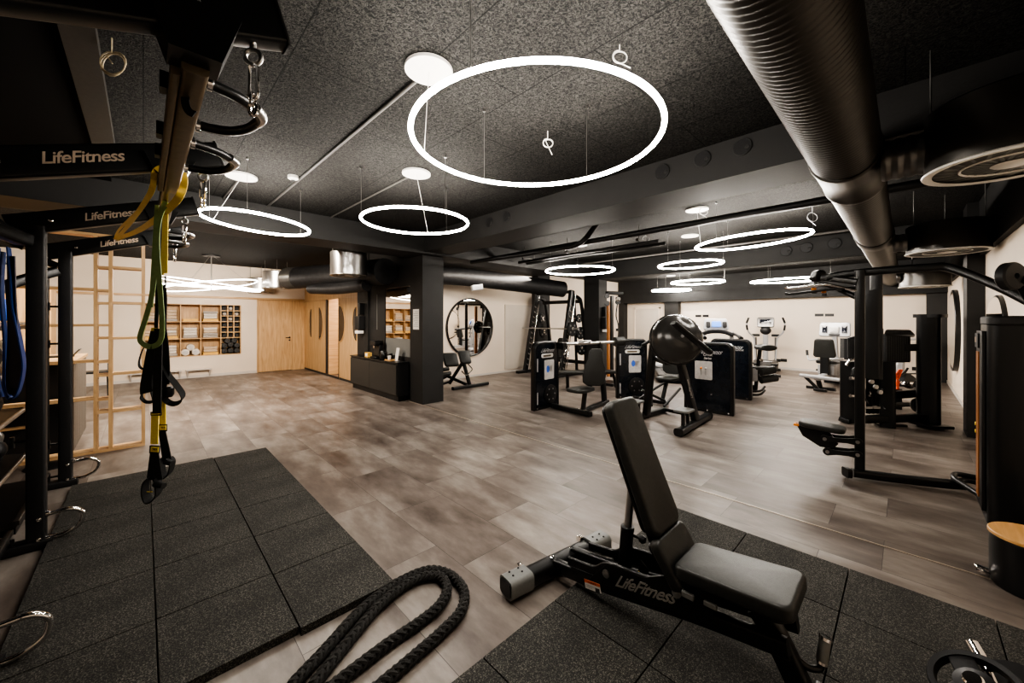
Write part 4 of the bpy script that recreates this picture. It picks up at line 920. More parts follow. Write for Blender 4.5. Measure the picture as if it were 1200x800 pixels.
# low grey bench behind machine 1
t = T('flat_bench', 'flat padded bench on curved legs between the two left weight machines', 'weight bench', (6.9, 4.5, 0))
m = M(); m.pad(rrect(.30, .30, 1.25, .05), (6.35, 5.15, .42), (.62, .78, 0), (.78, -.62, 0), .06, .02); m.build('pad', LEATH, t)
for s in (.2, 1.0):
    c = V((6.35, 5.15, 0))+V((.78, -.62, 0))*s; m = M(); m.bent([c+V((0, 0, .40)), c+V((.02, 0, .06)), c+V((.15, .12, .03))], .06, .05, .01, .08, (0, 1, 0)); m.build('leg', PAINT, t)
m = M(); m.sweep(smoothpath([(7.15, 4.5, .42), (7.28, 4.4, .36), (7.34, 4.35, .05)]), rsec(.05, .05, .01), up=V((0, 1, 0))); m.build('curved_leg', PAINT, t)
# machine 3 and 4: seen from the back
def backed_machine(x, y0, y1, lab, style, seat):
    cy = (y0+y1)/2; w = y1-y0
    t = T('weight_machine', lab, 'exercise machine', (x, cy, 0), 0, 'selectorized machines with dark stack towers')
    n = tower(t, (x, cy, 0), (0, -1, 0), w, 1.14, .09)
    cy2 = cy if style else cy-.16
    lettering('Circuit', .055, V((x-.0075, cy2, .935)), (0, -1, 0), (0, 0, 1), PAPG, t, .3, 'lettering')
    if style: lettering('Series', .055, V((x-.0075, cy2, .88)), (0, -1, 0), (0, 0, 1), PAPG, t, .3, 'lettering')
    if style: card_sheet(t, (x-.008, cy+.06, .68), (0, -1, 0), n, .27, .30, 1)
    else:
        m = M(); m.bar((x-.012, cy+.03, .70), (x-.012, cy+.03, .93), .035, .006, .002, (1, 0, 0)); m.build('silver_strip', SILV, t)
    M().lathe([(.012, 0), (.012, .003)], (x-.009, cy-.06, .30), (-1, 0, 0), 10).build('plug', STEEL, t)
    return t
t = backed_machine(6.60, 1.86, 2.62, 'tall dark machine back panel with a picture card, right behind the exercise ball stand', 1, 0)
m = M(); m.box(6.70, 7.25, 2.05, 2.5, .03, .09); m.build('base_frame', PAINT, t, bev=.01)
m = M(); m.pad(rrect(.34, .34, .40, .08), (7.05, 2.45, .44), (0, -1, 0), (1, 0, 0), .06, .02) ; m.build('seat', LEATH, t)
m = M(); m.bar((7.1, 2.3, .06), (7.1, 2.3, .42), .07, .05, .01, (0, 1, 0)); m.build('seat_post', PAINT, t)
t = backed_machine(8.12, 1.99, 2.71, 'second dark machine back panel, with grey seat and rollers sticking out to the right', 0, 1)
m = M(); m.pad([(.15*math.cos(a*PI/10), .06*math.sin(a*PI/10)) for a in range(20)], (8.75, 1.62, .98), (.7, -.7, 0), (0, 0, 1), .28, .04); m.build('head_pad', LEATH, t)
m = M(); m.bar((8.8, 1.72, .10), (8.85, 1.65, .98), .07, .06, .01, (0, 1, 0)); m.build('upright', PAINT, t)
for z, x, r, l in ((.50, 8.72, .075, .26), (.34, 8.75, .075, .30)):
    m = M(); m.cyl((x, 1.62, z), (x+l*.7, 1.62-l*.7, z+.05), r, 18); m.build('roller_pad', LEATH, t)
m = M(); m.pad(rrect(.26, .26, .36, .07), (8.7, 1.76, .60), (.7, .7, 0), (.7, -.7, 0), .06, .02); m.build('seat', LEATH, t)
m = M(); m.pad(rrect(.2, .2, .25, .03), (8.62, 1.74, .32), (.7, -.7, 0), (0, 0, 1), .03, .01); m.build('shin_plate', SILV, t)
for dz in (0, .07): m = M(); m.tube(fillet([(8.46, 1.9, .06+dz), (8.75, 1.62, .05+dz), (8.95, 1.60, .12+dz)], .1), .022, 10); m.build('foot_bar', PAINT, t)
M().lathe([(.03, 0), (.03, .03)], (8.8, 1.63, .72), (-.7, -.7, 0), 12).build('pivot_cap', CHROME, t); M().lathe([(.015, 0), (.015, .03)], (8.85, 1.55, .40), (-.7, -.7, 0), 12).build('yellow_knob', YEL, t)
for o_ in t.children:
    if o_.name.split('.')[0] in ('head_pad', 'upright', 'roller_pad', 'seat', 'shin_plate', 'foot_bar', 'pivot_cap', 'yellow_knob'): o_.location = (-.15, .33, 0)
# exercise ball on a dip and step stand -----------------------------------
t = T('dip_stand', 'black dip stand with two steps carrying a half exercise ball', 'exercise machine', (5.4, 2.4, 0))
m = M(); m.bar((4.96, 2.03, .055), (6.15, 2.08, .055), .11, .085, .03); f1 = m.build('front_foot', PAINT, t)
for x, s in ((4.955, -1), (6.155, 1)): m = M(); m.sweep([(x, 2.03+.05*(s > 0), .055), (x+.012*s, 2.03+.05*(s > 0), .055)], rsec(.125, .10, .035)); m.build('end_cap', PLAST, f1)
m = M(); m.bar((5.02, 2.82, .05), (6.10, 2.72, .05), .09, .07, .02); m.build('rear_foot', PAINT, t)
m = M(); m.bar((6.05, 2.72, .06), (5.95, 2.09, .06), .05, .05, .01); m.build('base_tie', PAINT, t)
m = M(); m.bar((5.52, 2.75, .06), (5.56, 2.66, 1.12), .13, .08, .015, (0, 1, 0)); m.build('upright', PAINT, t)
m = M(); m.bar((5.62, 2.06, .06), (5.22, 2.18, 1.16), .13, .08, .015, (0, 1, 0)); m.build('upright', PAINT, t)
lettering('LifeFitness', .075, V((5.40, 2.06, .55)), (-.34, .10, .93), (-.93, .0, -.34), LETG, t, .4, bold=.01)
for c, y in ((5.22, 2.06), (5.25, 2.79)):
    m = M(); m.pad(rrect(.26, .26, .20, .03), (c-.02, y+.10, .31), (1, 0, 0), (0, -1, 0), .03, .008) ; m.build('step_plate', GREYP, t)
    m = M(); m.bar((c-.05, y, .08), (c-.05, y, .30), .05, .04, .006, (0, 1, 0)); m.bar((c+.10, y, .08), (c+.10, y, .30), .04, .04, .006, (0, 1, 0)); m.build('step_support', PAINT, t)
m = M(); m.bar((5.1, 2.24, .92), (5.56, 2.62, .92), .08, .06, .012); m.build('cross_member', PAINT, t)
bc = V((5.12, 2.13, 1.245)); bn = V((-.72, -.62, .22)).normalized(); R = .335
b = T('balance_ball', 'shiny grey half exercise ball resting tilted on top of the dip stand', 'balance ball', bc)
prof = []
for i in range(26):
    a = PI/2*i/25; rr = R*(1+(.006 if (i % 3 == 0 and 3 < i < 24) else 0)); prof.append((rr*math.cos(a), rr*math.sin(a)*.70))
BALL = mat('glossy grey rubber dome', (.060, .058, .055), .20, .25, .05, 6)
m = M(); m.lathe(prof, bc, bn, 48); m.build('dome', BALL, b)
m = M(); m.lathe([(R+.002, -.05), (R+.012, -.04), (R+.012, .0), (R+.0, .012)], bc, bn, 48); m.build('platform_rim', PAINT, b)
m = M(); m.lathe([(R-.0, -.05), (R*.9, -.062), (0, -.065)], bc, bn, 40); m.build('platform', PLAST, b)
m = M(); m.lathe([(.022, 0), (.022, .006), (.012, .01)], bc+bn*(R*.70-.004), bn, 16); m.build('dome_button', SILV, b)  # small silver button at the crown of the dome
S_, N_ = frame(bn)
m = M(); m.bar(g3 if False else aD(789, 378, 4.62), aD(832, 413, 4.72), .05, .10, .02, (-.7, -.7, .3)); m.build('pull_bar', PAINT, t)
m = M(); m.cyl(aD(792, 384, 5.3), aD(792, 371, 5.3), .03, 14); m.ball(aD(792, 371, 5.3), .032, 12); m.build('post_cap', SILV, t)
# ------------------------------------------------ Smith machine
t = T('smith_machine', 'leaning black smith machine with barbell and weight plates near the far column', 'exercise machine', (8.1, 7, 0))
for y, w in ((7.58, .13), (6.28, .16)):
    a, b_ = V((7.86, y, 0)), V((8.34, y, 2.30))
    m = M(); m.bar(a, b_, w, .10, .015, (0, 1, 0)); u_ = m.build('leaning_upright', PAINT, t)
    m = M(); m.cyl(a+V((.10, -.09, .08)), b_+V((.04, -.09, -.10)), .014, 10); m.build('guide_rod', CHROME, t)
    for k in range(12):
        c = a.lerp(b_, .1+.065*k)+V((.0, -.075, 0)); m = M(); m.tube([c, c+V((-.05, -.01, .0)), c+V((-.06, -.01, .04))], .011, 6); m.build('safety_hook', STEEL, u_)
    m = M(); m.bar((7.55, y, .04), (9.1, y, .04), .12, .07, .015); m.build('base_foot', PAINT, t)
    m = M(); m.sweep(smoothpath([(8.30, y, 2.15), (8.62, y, 2.12), (8.78, y, 1.9), (8.95, y, .9), (9.05, y, .05)]), rsec(.09, .08, .02), up=V((0, 1, 0))); m.build('rear_arch', PAINT, t)
    if y < 7: M().bar((8.56, y, .06), (8.44, y, 2.14), .06, .06, .01, (0, 1, 0)).build('storage_post', PAINT, t)
    for z, x in ((.75, 8.92), (1.15, 8.86), (1.55, 8.80)):
        s = -1 if y < 7 else 1; x = x-.36 if y < 7 else x; m = M(); m.cyl((x, y, z), (x, y+.22*s, z), .025, 10); m.build('plate_peg', CHROME, t)
m = M(); m.bar((8.35, 6.25, 2.27), (8.35, 7.6, 2.27), .08, .08, .012); m.build('top_beam', PAINT, t)
m = M(); m.bar((8.68, 6.25, 2.02), (8.68, 7.6, 2.02), .09, .10, .015); m.build('top_beam', PAINT, t)
m = M(); m.bar((9.0, 6.25, .30), (9.0, 7.6, .30), .07, .10, .012); m.build('rear_tie', PAINT, t)
m = M(); m.cyl((8.05, 5.95, 1.27), (8.05, 8-.12, 1.27), .016, 12); m.build('barbell', STEEL, t)
m = M(); m.cyl((8.05, 5.85, 1.27), (8.05, 6.18, 1.27), .028, 12); m.build('barbell_sleeve', STEEL, t)
def plate(c, n, r, lab, th=.035):
    o = T('weight_plate', lab, 'weight plate', c, 0, 'weight plates on the smith machine'); n = V(n)
    m = M(); m.lathe([(r-.02, -th*.3), (r-.02, -th/2), (r, -th/2), (r, th/2), (r-.02, th/2), (r-.02, th*.3), (.05, th*.3), (.05, th/2), (.028, th/2), (.028, -th/2), (.05, -th/2), (.05, -th*.3), (r-.02, -th*.3)], c, n, 32); m.build('disc', PAINT, o)
    S, N_ = frame(n)
    for k in range(4):
        a = PI/4+PI/2*k; M().lathe([(.028, -th*.36), (.028, th*.36)], V(c)+(S*math.cos(a)+N_*math.sin(a))*r*.6, n, 12).build('grip_hole', GREYP, o)
    M().lathe([(.05, 0), (.05, .006), (.03, .008)], V(c)+n*(-th/2-.007), n, 16).build('hub', CHROME, o)
plate((8.05, 6.05, 1.27), (0, 1, 0), .20, 'black plate loaded on the near end of the smith machine bar')
plate((8.44, 6.12, 1.55), (0, 1, 0), .12, 'small plate on the upper peg of the smith machine near side')
plate((8.50, 6.12, 1.15), (0, 1, 0), .17, 'plate on the middle peg of the smith machine near side')
plate((8.56, 6.12, .75), (0, 1, 0), .20, 'largest plate on the lower peg of the smith machine near side')
plate((8.80, 7.74, 1.55), (0, 1, 0), .15, 'plate on the upper peg of the smith machine far side')
plate((8.86, 7.74, 1.15), (0, 1, 0), .20, 'plate on the middle peg of the smith machine far side')
t = T('incline_bench', 'small black bench seat standing inside the smith machine', 'weight bench', (8.3, 6.9, 0))
m = M(); m.pad(rrect(.28, .32, .55, .06), (8.35, 6.75, .48), (0, -1, 0), (.42, 0, .9), .06, .02); m.build('back_pad', LEATH, t)
m = M(); m.pad(rrect(.28, .28, .36, .06), (8.35, 6.75, .44), (0, 1, 0), (-1, 0, 0), .06, .02); m.build('seat', LEATH, t)
m = M(); m.bar((7.9, 6.75, .05), (8.7, 6.75, .05), .08, .06, .01); m.bar((8.25, 6.75, .05), (8.25, 6.75, .42), .07, .05, .01, (0, 1, 0)); m.build('frame', PAINT, t)
# ------------------------------------------------ round mirrors
def round_mirror(c, n, r, lab, tilt=0, fw=.05):
    t = T('round_mirror', lab, 'mirror', c, 0, 'round black framed wall mirrors')
    M().lathe([(r-.015, .012), (0, .012)], V(c)+V(n)*abs(tilt)*r, V(n)+V((-tilt, 0, 0)), 64).build('mirror_glass', MIRR, t)
    m = M(); m.lathe([(r-fw*.4, 0), (r-fw*.4, fw*1.1), (r, fw*1.2), (r+fw*.24, fw), (r+fw*.24, 0)], c, n, 64, cap=False); m.build('frame', PAINT, t)
round_mirror((6.20, YM, 1.31), (0, -1, 0), .755, 'large round black framed mirror on the cream wall behind the back extension bench')
round_mirror((11.4, YR, 1.30), (0, 1, 0), .78, 'round black framed mirror on the right wall between the two dark pillars', .05, .06)
round_mirror((6.52, YR, 1.22), (0, 1, 0), .54, 'round mirror on the right wall behind the tall cable tower', .05, .03)
# ------------------------------------------------ back extension bench at the mirror
t = T('back_extension_bench', 'black back extension bench with two thigh pads in front of the round mirror', 'exercise bench', (5.2, 6.9, 0))
m = M(); m.bar((4.72, 6.68, .045), (5.72, 6.72, .045), .09, .07, .02); m.build('foot', PAINT, t)
for x in (5.1, 5.35): M().lathe([(.018, 0), (.018, .01)], (x, 6.69, .08), n=10).build('bolt', CHROME, t)
m = M(); m.bar((5.15, 6.72, .07), (4.9, 7.15, .25), .07, .06, .01); m.bar((4.9, 7.15, .25), (4.5, 7.3, .06), .07, .06, .01); m.build('main_beam', PAINT, t)
m = M(); m.bar((5.20, 6.72, .06), (5.06, 6.78, .62), .07, .06, .012, (0, 1, 0)); m.build('upright', PAINT, t)
m = M(); m.bar((4.85, 7.0, .10), (5.05, 6.8, .55), .07, .05, .012, (0, 1, 0)); m.build('rear_strut', PAINT, t)
for c, w in (((4.72, 6.72, .50), .30), ((5.12, 6.76, .52), .24)):
    m = M(); m.pad(rrect(w, w*1.05, .30, .05), c, (.92, -.38, 0), (-.05, .35, .93), .12, .035); m.build('thigh_pad', LEATH, t)
for c in ((4.40, 6.95, .42), (4.45, 6.95, .32)): m = M(); m.cyl(c, (c[0]+.38, c[1]-.02, c[2]+.02), .045, 14); m.build('ankle_roller', LEATH, t)
m = M(); m.tube(fillet([(5.15, 6.75, .55), (5.2, 6.6, .42), (5.0, 6.58, .30), (4.95, 6.68, .40)], .06), .012, 8); m.build('handle', CHROME, t)
m = M(); m.box(4.3, 4.62, 6.95, 7.15, .09, .12); m.bar((4.3, 7.05, .05), (4.9, 7.1, .12), .06, .05, .01); m.build('foot_plate', PAINT, t)
# ------------------------------------------------ cable station with wooden strip by far column
t = T('cable_tower', 'narrow cable station with wooden strip and ropes right of the far column', 'exercise machine', (9.9, 5.6, 0))
p = aD(713.2, 375, 9.75); m = M(); m.bar((p.x, p.y, .06), (p.x, p.y, 1.98), .10, .05, .005, (0, 1, 0)); m.build('wood_strip', WARMW, t)
m = M(); m.bar((10.35, 5.5, 0), (10.35, 5.5, 2.25), .10, .12, .015, (0, 1, 0)); m.build('upright', PAINT, t) if False else None
p = aD(717, 347, 9.4); q = aD(717, 430, 9.4)
m = M(); m.bar((p.x, p.y, 2.1), (p.x, p.y, .10), .10, .05, .01, (0, 1, 0)); m.build('upright', PAINT, t)
a0, a1 = aD(711, 340, 9.2), aD(729, 340, 9.4)
m = M(); m.bar((a0.x, a0.y, 2.16), (a1.x, a1.y, 2.16), .10, .08, .012); m.build('top_beam', PAINT, t)
for u, z in ((711.5, 2.08), (711.5, 1.9), (724, 2.0), (724, 1.93)):
    p = aD(u, 375, 9.1); M().lathe([(.06, -.02), (.045, 0), (.06, .02)], (p.x, p.y, z), (.7, .7, 0), 16).build('pulley', PLAST if z != 2.0 else CHROME, t)
p = aD(723.5, 375, 9.1); m = M(); m.tube(smoothpath([(p.x, p.y, 1.9), (p.x-.02, p.y+.02, 1.6), (p.x+.02, p.y-.02, 1.3), (p.x, p.y, .6)]), .014, 6); m.build('cable', PAINT, t)
M().cyl((p.x, p.y, 1.24), (p.x, p.y, 1.30), .035, 12).build('cable_stop', PLAST, t)
m = M(); p = aD(716, 430, 8.9); m.box(p.x-.25, p.x+.25, p.y-.2, p.y+.2, .0, .06); m.build('base', PAINT, t, bev=.01)
t = T('stool', 'small stool with a yellow top beside the cable station', 'stool', (8.5, 4.9, 0)) if False else None
# dispensers on column
def dispenser(c, n, lab, s=1):
    t = T('sanitiser_dispenser', lab, 'dispenser', c, 0, 'wall dispensers'); c = V(c); n = V(n); u = V((0, 0, 1)).cross(n)
    def bb(m, a0, a1, b0, b1, z0, z1): m.prism([(a0, z0), (a1, z0), (a1, z1), (a0, z1)], c+n*b0, u, Z, n*(b1-b0))
    m = M(); bb(m, -.06*s, .06*s, .0, .11*s, .20*s, .46*s); m.build('upper_box', PAINT, t, bev=.008)
    m = M(); bb(m, -.11*s, .11*s, .0, .15*s, -.13*s, .17*s); m.build('lower_box', PAINT2, t, bev=.01)
    m = M(); bb(m, -.08*s, .08*s, .02, .16*s, -.22*s, -.15*s); m.build('paper_end', PAPER, t, bev=.008)
    return t
dispenser((8.95, 5.695, 1.40), (0, -1, 0), 'wall dispenser with paper end on the far column')
dd = dispenser((3.555, 8.48, 1.42), (-1, 0, 0), 'black wall dispenser beside the oak wall above the counter')
# ------------------------------------------------ cardio machines
def treadmill(c, rz, lab):
    t = T('treadmill', lab, 'treadmill', c, rz, 'cardio machines along the far wall')
    L = dict(local=True)
    m = M(True); m.box(-.42, .42, -1.0, .85, .04, .20); m.build('deck', PAINT, t, bev=.03)
    m = M(True); m.box(-.25, .25, -.95, .45, .20, .206); m.build('belt', MESHF, t)
    m = M(True); m.box(-.38, .38, .45, .9, .18, .32); m.build('motor_cover', SILV, t, bev=.05)
    for s in (-1, 1):
        m = M(True); m.bar((s*.36, .62, .2), (s*.34, .55, 1.22), .09, .06, .015, (0, 1, 0)); m.build('upright', SILV, t)
        m = M(True); m.tube(fillet([(s*.34, .55, 1.18), (s*.37, .30, 1.16), (s*.37, -.05, 1.10)], .08), .03, 10); m.build('handrail', PLAST, t)
        m = M(True); m.cyl((s*.37, .02, 1.115), (s*.37, -.12, 1.09), .042, 12); m.build('grip', PLAST, t)
    m = M(True); m.sweep(smoothpath([(-.36, .46, 1.14), (-.15, .52, 1.22), (.15, .52, 1.22), (.36, .46, 1.14)]), rsec(.05, .10, .02)); m.build('console_bridge', PLAST, t)
    m = M(True); m.pad(rrect(.56, .50, .30, .06), (0, .56, 1.24), (1, 0, 0), (0, .25, .97), .06, .015); k = m.build('console', SILV, t)
    m = M(True); m.pad(rrect(.20, .20, .13, .015), (0, .50, 1.34), (1, 0, 0), (0, .25, .97), .03, .004); m.build('screen', SCRB, k)
    for s in (-1, 1): m = M(True); m.pad(rrect(.09, .09, .14, .02), (s*.18, .50, 1.32), (1, 0, 0), (0, .25, .97), .03, .004); m.build('key_panel', PAINT2, k)
    return t
tm = treadmill((9.5, 2.92, 0), math.radians(-60), 'treadmill with silver console seen above the tall machine panel')
treadmill((9.9, 4.25, 0), math.radians(-60), 'treadmill mostly hidden behind the half exercise ball')
# elliptical
t = T('cross_trainer', 'silver grey elliptical cross trainer standing before the far cream wall', 'cross trainer', (12.7, 2.77, 0), math.radians(-79), 'cardio machines along the far wall')
m = M(True); m.box(-.08, .08, -.9, .75, .04, .14); m.build('base_beam', DSTEEL, t, bev=.02)
for y in (-.85, .7): m = M(True); m.bar((-.36, y, .04), (.36, y, .04), .08, .07, .015); m.build('foot_bar', PAINT, t)
m = M(True); m.bar((0, .55, .1), (0, .32, 1.25), .13, .10, .03, (0, 1, 0)); m.build('mast', SILV, t)
m = M(True); m.pad(rrect(.42, .42, .30, .05), (0, .32, 1.28), (1, 0, 0), (0, .3, .95), .07, .02); k = m.build('console', DSTEEL, t)
m = M(True); m.pad(rrect(.28, .28, .12, .02), (0, .27, 1.40), (1, 0, 0), (0, .3, .95), .03, .004); m.build('screen', SCREEN, k)
m = M(True); m.ball((0, .33, 1.2), .14, 14, (1, .8, .9)); m.build('console_neck', PAINT2, t)
for s in (-1, 1):
    m = M(True); m.tube(fillet([(s*.24, .35, .30), (s*.28, .30, 1.0), (s*.42, .15, 1.15), (s*.46, .05, 1.4), (s*.40, .02, 1.55)], .08), .020, 10); m.build('moving_handle', SILV, t)
    m = M(True); m.cyl((s*.455, .05, 1.42), (s*.40, .02, 1.57), .027, 10); m.build('grip', PAINT, t)
    m = M(True); m.cyl((s*.44, .10, 1.22), (s*.455, .05, 1.36), .026, 10); m.build('lower_grip', PAINT, t)
    m = M(True); m.bar((s*.24, .35, 1.0), (s*.24, .45, .35), .05, .05, .01, (0, 1, 0)); m.build('swing_arm', DSTEEL, t)
    m = M(True); m.bar((s*.24, .30, 1.06), (s*.24, .42, 1.06), .20, .07, .02, (0, 0, 1)); m.build('pivot_housing', PAINT, t)
    m = M(True); m.bar((s*.22, .45, .32), (s*.22, -.45, .22), .07, .06, .01); m.build('pedal_arm', DSTEEL, t)
    m = M(True); m.box(s*.22-.09, s*.22+.09, -.45, -.05, .27, .32); m.build('pedal', PAINT, t, bev=.02)
m = M(True); m.box(-.3, .3, .28, .42, .24-.2+.02, .34); m.build('flywheel_cover', DSTEEL, t, bev=.04)
# recumbent bike
t = T('exercise_bike', 'recumbent exercise bike with black back rest seen from behind near the far wall', 'exercise bike', (11.05, 1.22, 0), math.radians(-96), 'cardio machines along the far wall')
m = M(True); m.bar((0, -.75, .26), (0, .55, .30), .13, .09, .03); m.build('seat_rail', SILV, t)
m = M(True); m.bar((-.30, -.78, .30), (.75, -.86, .27), .10, .07, .02); m.build('cross_rail', SILV, t)
m = M(True); m.bar((-.2, -.80, .28), (.02, -.80, .04), .06, .05, .01, (0, 1, 0)); m.bar((-.05, -.80, .03), (.16, -.80, .03), .10, .05, .01); m.build('rail_foot', PAINT, t)
m = M(True); m.bar((0, -.72, .24), (0, -.55, .04), .08, .06, .01, (0, 1, 0)); m.bar((-.25, -.52, .03), (.25, -.52, .03), .08, .06, .01); m.build('rear_foot', PAINT, t)
m = M(True); m.bar((-.22, .75, .03), (.22, .75, .03), .08, .06, .01); m.build('front_foot', PAINT, t)
m = M(True); m.box(-.12, .12, .35, .95, .10, .62); m.build('drive_cover', SILV, t, bev=.07)
m = M(True); m.bar((0, .75, .55), (0, .62, 1.15), .10, .08, .02, (0, 1, 0)); m.build('mast', SILV, t)
m = M(True); m.pad(rrect(.58, .56, .34, .05), (.0, .64, 1.10), (1, 0, 0), (0, .2, 1), .07, .02); k = m.build('console', SILV, t)
for x, w, h_, mm in ((-.18, .09, .17, SCREEN), (.0, .17, .14, LETG), (.18, .09, .17, SCREEN), (0, .2, .05, PAINT2)):
    m = M(True); m.pad(rrect(w, w, h_, .01), (x, .58, 1.20 if h_ > .1 else 1.13), (1, 0, 0), (0, .2, 1), .02, .003); m.build('key_panel', mm, k)
m = M(True); m.pad(rrect(.40, .34, .42, .06), (0, -.18, .68), (1, 0, 0), (0, -.18, 1), .07, .02); m.build('back_rest', LEATH, t)
m = M(True); m.pad(rrect(.38, .42, .36, .08), (0, -.15, .52), (1, 0, 0), (0, 1, .05), .08, .03); m.build('seat', LEATH, t)
m = M(True); m.bar((0, -.2, .3), (0, -.2, .72), .16, .09, .02, (0, 1, 0)); m.build('seat_post', PAINT, t)
m = M(True); m.box(-.15, .15, -.12, .1, .28, .50); m.build('seat_carriage', SILV, t, bev=.02)
for s in (-1, 1):
    m = M(True); m.tube(fillet([(s*.12, -.2, .62), (s*.30, -.12, .58), (s*.36, .02, .62), (s*.38, .05, .74)], .06), .018, 8); m.build('side_handle', SILV, t)
    m = M(True); m.cyl((s*.375, .04, .68), (s*.39, .06, .80), .026, 10); m.build('grip', PAINT, t)
    m = M(True); m.box(s*.24-.07, s*.24+.07, .42, .62, .30, .34); m.build('pedal', PAINT, t, bev=.01)
# wall boxes (sockets)
for u, v, i in ((818.5, 370, 0), (827, 370, 1), (960, 369, 2), (972, 369, 3), (911, 462, 9)):
    if i == 9: continue
    c = ax_(u, v, XW); t = T('wall_socket', ['left socket plate of the pair above the treadmill console', 'right socket plate of the pair above the treadmill console', 'left socket plate of the pair above the exercise bike', 'right socket plate of the pair above the exercise bike'][i], 'socket', c, 0, 'black socket plates on the far wall')
    m = M(); m.box(XW-.012, XW, c.y-.10, c.y+.10, c.z-.04, c.z+.04); o = m.build('plate', PAINT, t, bev=.003)
    for k in (-1, 0, 1): M().box(XW-.015, XW-.012, c.y+k*.06-.022, c.y+k*.06+.022, c.z-.025, c.z+.025).build('module', PAINT2, t)
for u, v, i in ((911, 422, 0), (918.5, 422, 1), (1074, 432, 2)):
    c = ax_(u, v, XW); t = T('floor_socket', ['left of two low black sockets beside the cross trainer', 'right of two low black sockets beside the cross trainer', 'low black socket at the right between the tower and post'][i], 'socket', c, 0, 'low sockets on the far wall')
    M().box(XW-.012, XW, c.y-.08, c.y+.08, c.z-.045, c.z+.045).build('plate', PAINT, t, bev=.003); M().box(XW-.016, XW-.012, c.y-.05, c.y+.05, c.z-.03, c.z+.03).build('cover', PAINT2, t)
# ================================================================ right side machines
# foreground cable machine: base tube, front post with seat linkage, bent top bar, tall tower
t = T('cable_machine', 'tall black pulldown machine with bent top bar at the right foreground', 'exercise machine', (4.7, 0, 0))
t.location = (4.7-.135, .07, 0)      # built against a shifted root, moved back below
m = M(); m.sweep(smoothpath([(4.70, .42, .055), (4.78, .20, .055), (4.90, -.10, .06), (4.98, -.28, .07)]), rsec(.085, .07, .02)); m.build('base_tube', PAINT, t)
m = M(); m.bar((4.66, .47, .055), (4.68, .44, .055), .10, .085, .02); m.build('end_cap', PLAST, t)
m = M(); m.bent([(4.98, -.26, .09), (5.10, -.30, .085), (5.10, -.40, .08)], .05, .04, .012, .03); m.build('foot_frame', PAINT, t)
m = M(); m.tube(fillet([(5.12, -.40, .12), (5.12, -.24, .12), (4.95, -.22, .12), (4.62, -.36, .10), (4.40, -.41, .10)], .05), .022, 10); m.build('foot_loop', PAINT, t)
m = M(); m.bar((4.735, .37, .06), (4.735, .37, 1.97), .056, .075, .018, (0, 1, 0)); m.build('front_post', PAINT, t)
m = M(); m.sweep(smoothpath([(4.80, .62, 1.93), (4.80, .40, 1.955), (4.80, -.05, 1.96), (4.80, -.20, 1.94), (4.72, -.45, 1.76), (4.62, -.66, 1.56)]), rsec(.075, .07, .02)); m.build('top_bar', PAINT, t)
m = M(); m.sweep(smoothpath([(4.72, .38, 1.86), (4.78, .52, 1.90), (4.82, .66, 1.93)]), rsec(.06, .06, .015)); m.build('bar_bracket', PAINT, t)
# upper handles left of the post
m = M(); m.pad(rrect(.16, .10, .12, .04), (4.86, .66, 1.90), (-.7, .7, 0), (0, 0, 1), .10, .03); m.build('pulley_hood', PLAST, t)
for z, dx_, r in ((1.86, 0, .014), (1.80, .03, .013)):
    m = M(); m.tube(fillet([(4.72, .39, 1.78+dx_), (4.70, .62, z), (4.72, .90, z-.03), (4.74, .95, z-.02)], .06), r, 10); m.build('pull_up_handle', CHROME if dx_ == 0 else PAINT, t)
m = M(); m.tube(fillet([(4.80, .40, 1.72), (4.86, .62, 1.87), (4.95, .86, 1.88)], .1), .024, 10); m.build('lower_arm', PAINT, t)
for y in (.72, .64): m = M(); m.lathe([(.014, 0), (.02, .01), (.02, .03)], (4.78, y, 1.80-(.72-y)*.35), n=14); m.build('orange_collar', ORG, t); m = M(); m.lathe([(.024, -.02), (.024, 0), (.01, .004)], (4.78, y, 1.79-(.72-y)*.35), n=14); m.build('black_knob', PLAST, t)
# seat on four bar linkage
m = M(); m.pad(rrect(.24, .26, .36, .07), (4.72, .47, .41), (1, 0, 0), (0, 1, .07), .05, .018); m.build('seat', LEATH, t)
m = M(); m.prism([(.60, .42), (.86, .44), (.80, .32), (.66, .24), (.56, .25), (.52, .30)], (4.70, 0, 0), (0, 1, 0), (0, 0, 1), (.03, 0, 0)); m.build('seat_bracket', PAINT, t, bev=.006)
m = M(); m.bar((4.68, .85, .425), (4.76, .85, .425), .045, .02, .005); m.build('orange_lever', ORG, t)
def link(p, q, w, x0):
    m = M(); p, q = V(p), V(q); d_ = (q-p).normalized(); n_ = V((1, 0, 0)).cross(d_)
    L = (q-p).length; poly = []
    for i in range(9): a = PI/2+PI*i/8; poly.append((w*math.cos(a), w*math.sin(a)))
    poly += [(L*.3, -w*.6), (L*.7, -w*.6)]
    for i in range(9): a = -PI/2+PI*i/8; poly.append((L+w*math.cos(a), w*math.sin(a)))
    poly += [(L*.7, w*.6), (L*.3, w*.6)]
    m.prism(poly, (x0, p.y, p.z), d_, n_, (.014, 0, 0)); return m
for x0 in (4.665, 4.79):
    link((0, .62, .335), (0, .38, .36), .036, x0).build('link_plate', PAINT, t, bev=.002)
    link((0, .60, .215), (0, .38, .24), .036, x0).build('link_plate', PAINT, t, bev=.002)
for y, z in ((.62, .335), (.38, .36), (.60, .215), (.38, .24)): m = M(); m.cyl((4.655, y, z), (4.81, y, z), .016, 12); m.build('pivot_bolt', STEEL, t)
t.location = (4.7, 0, 0)
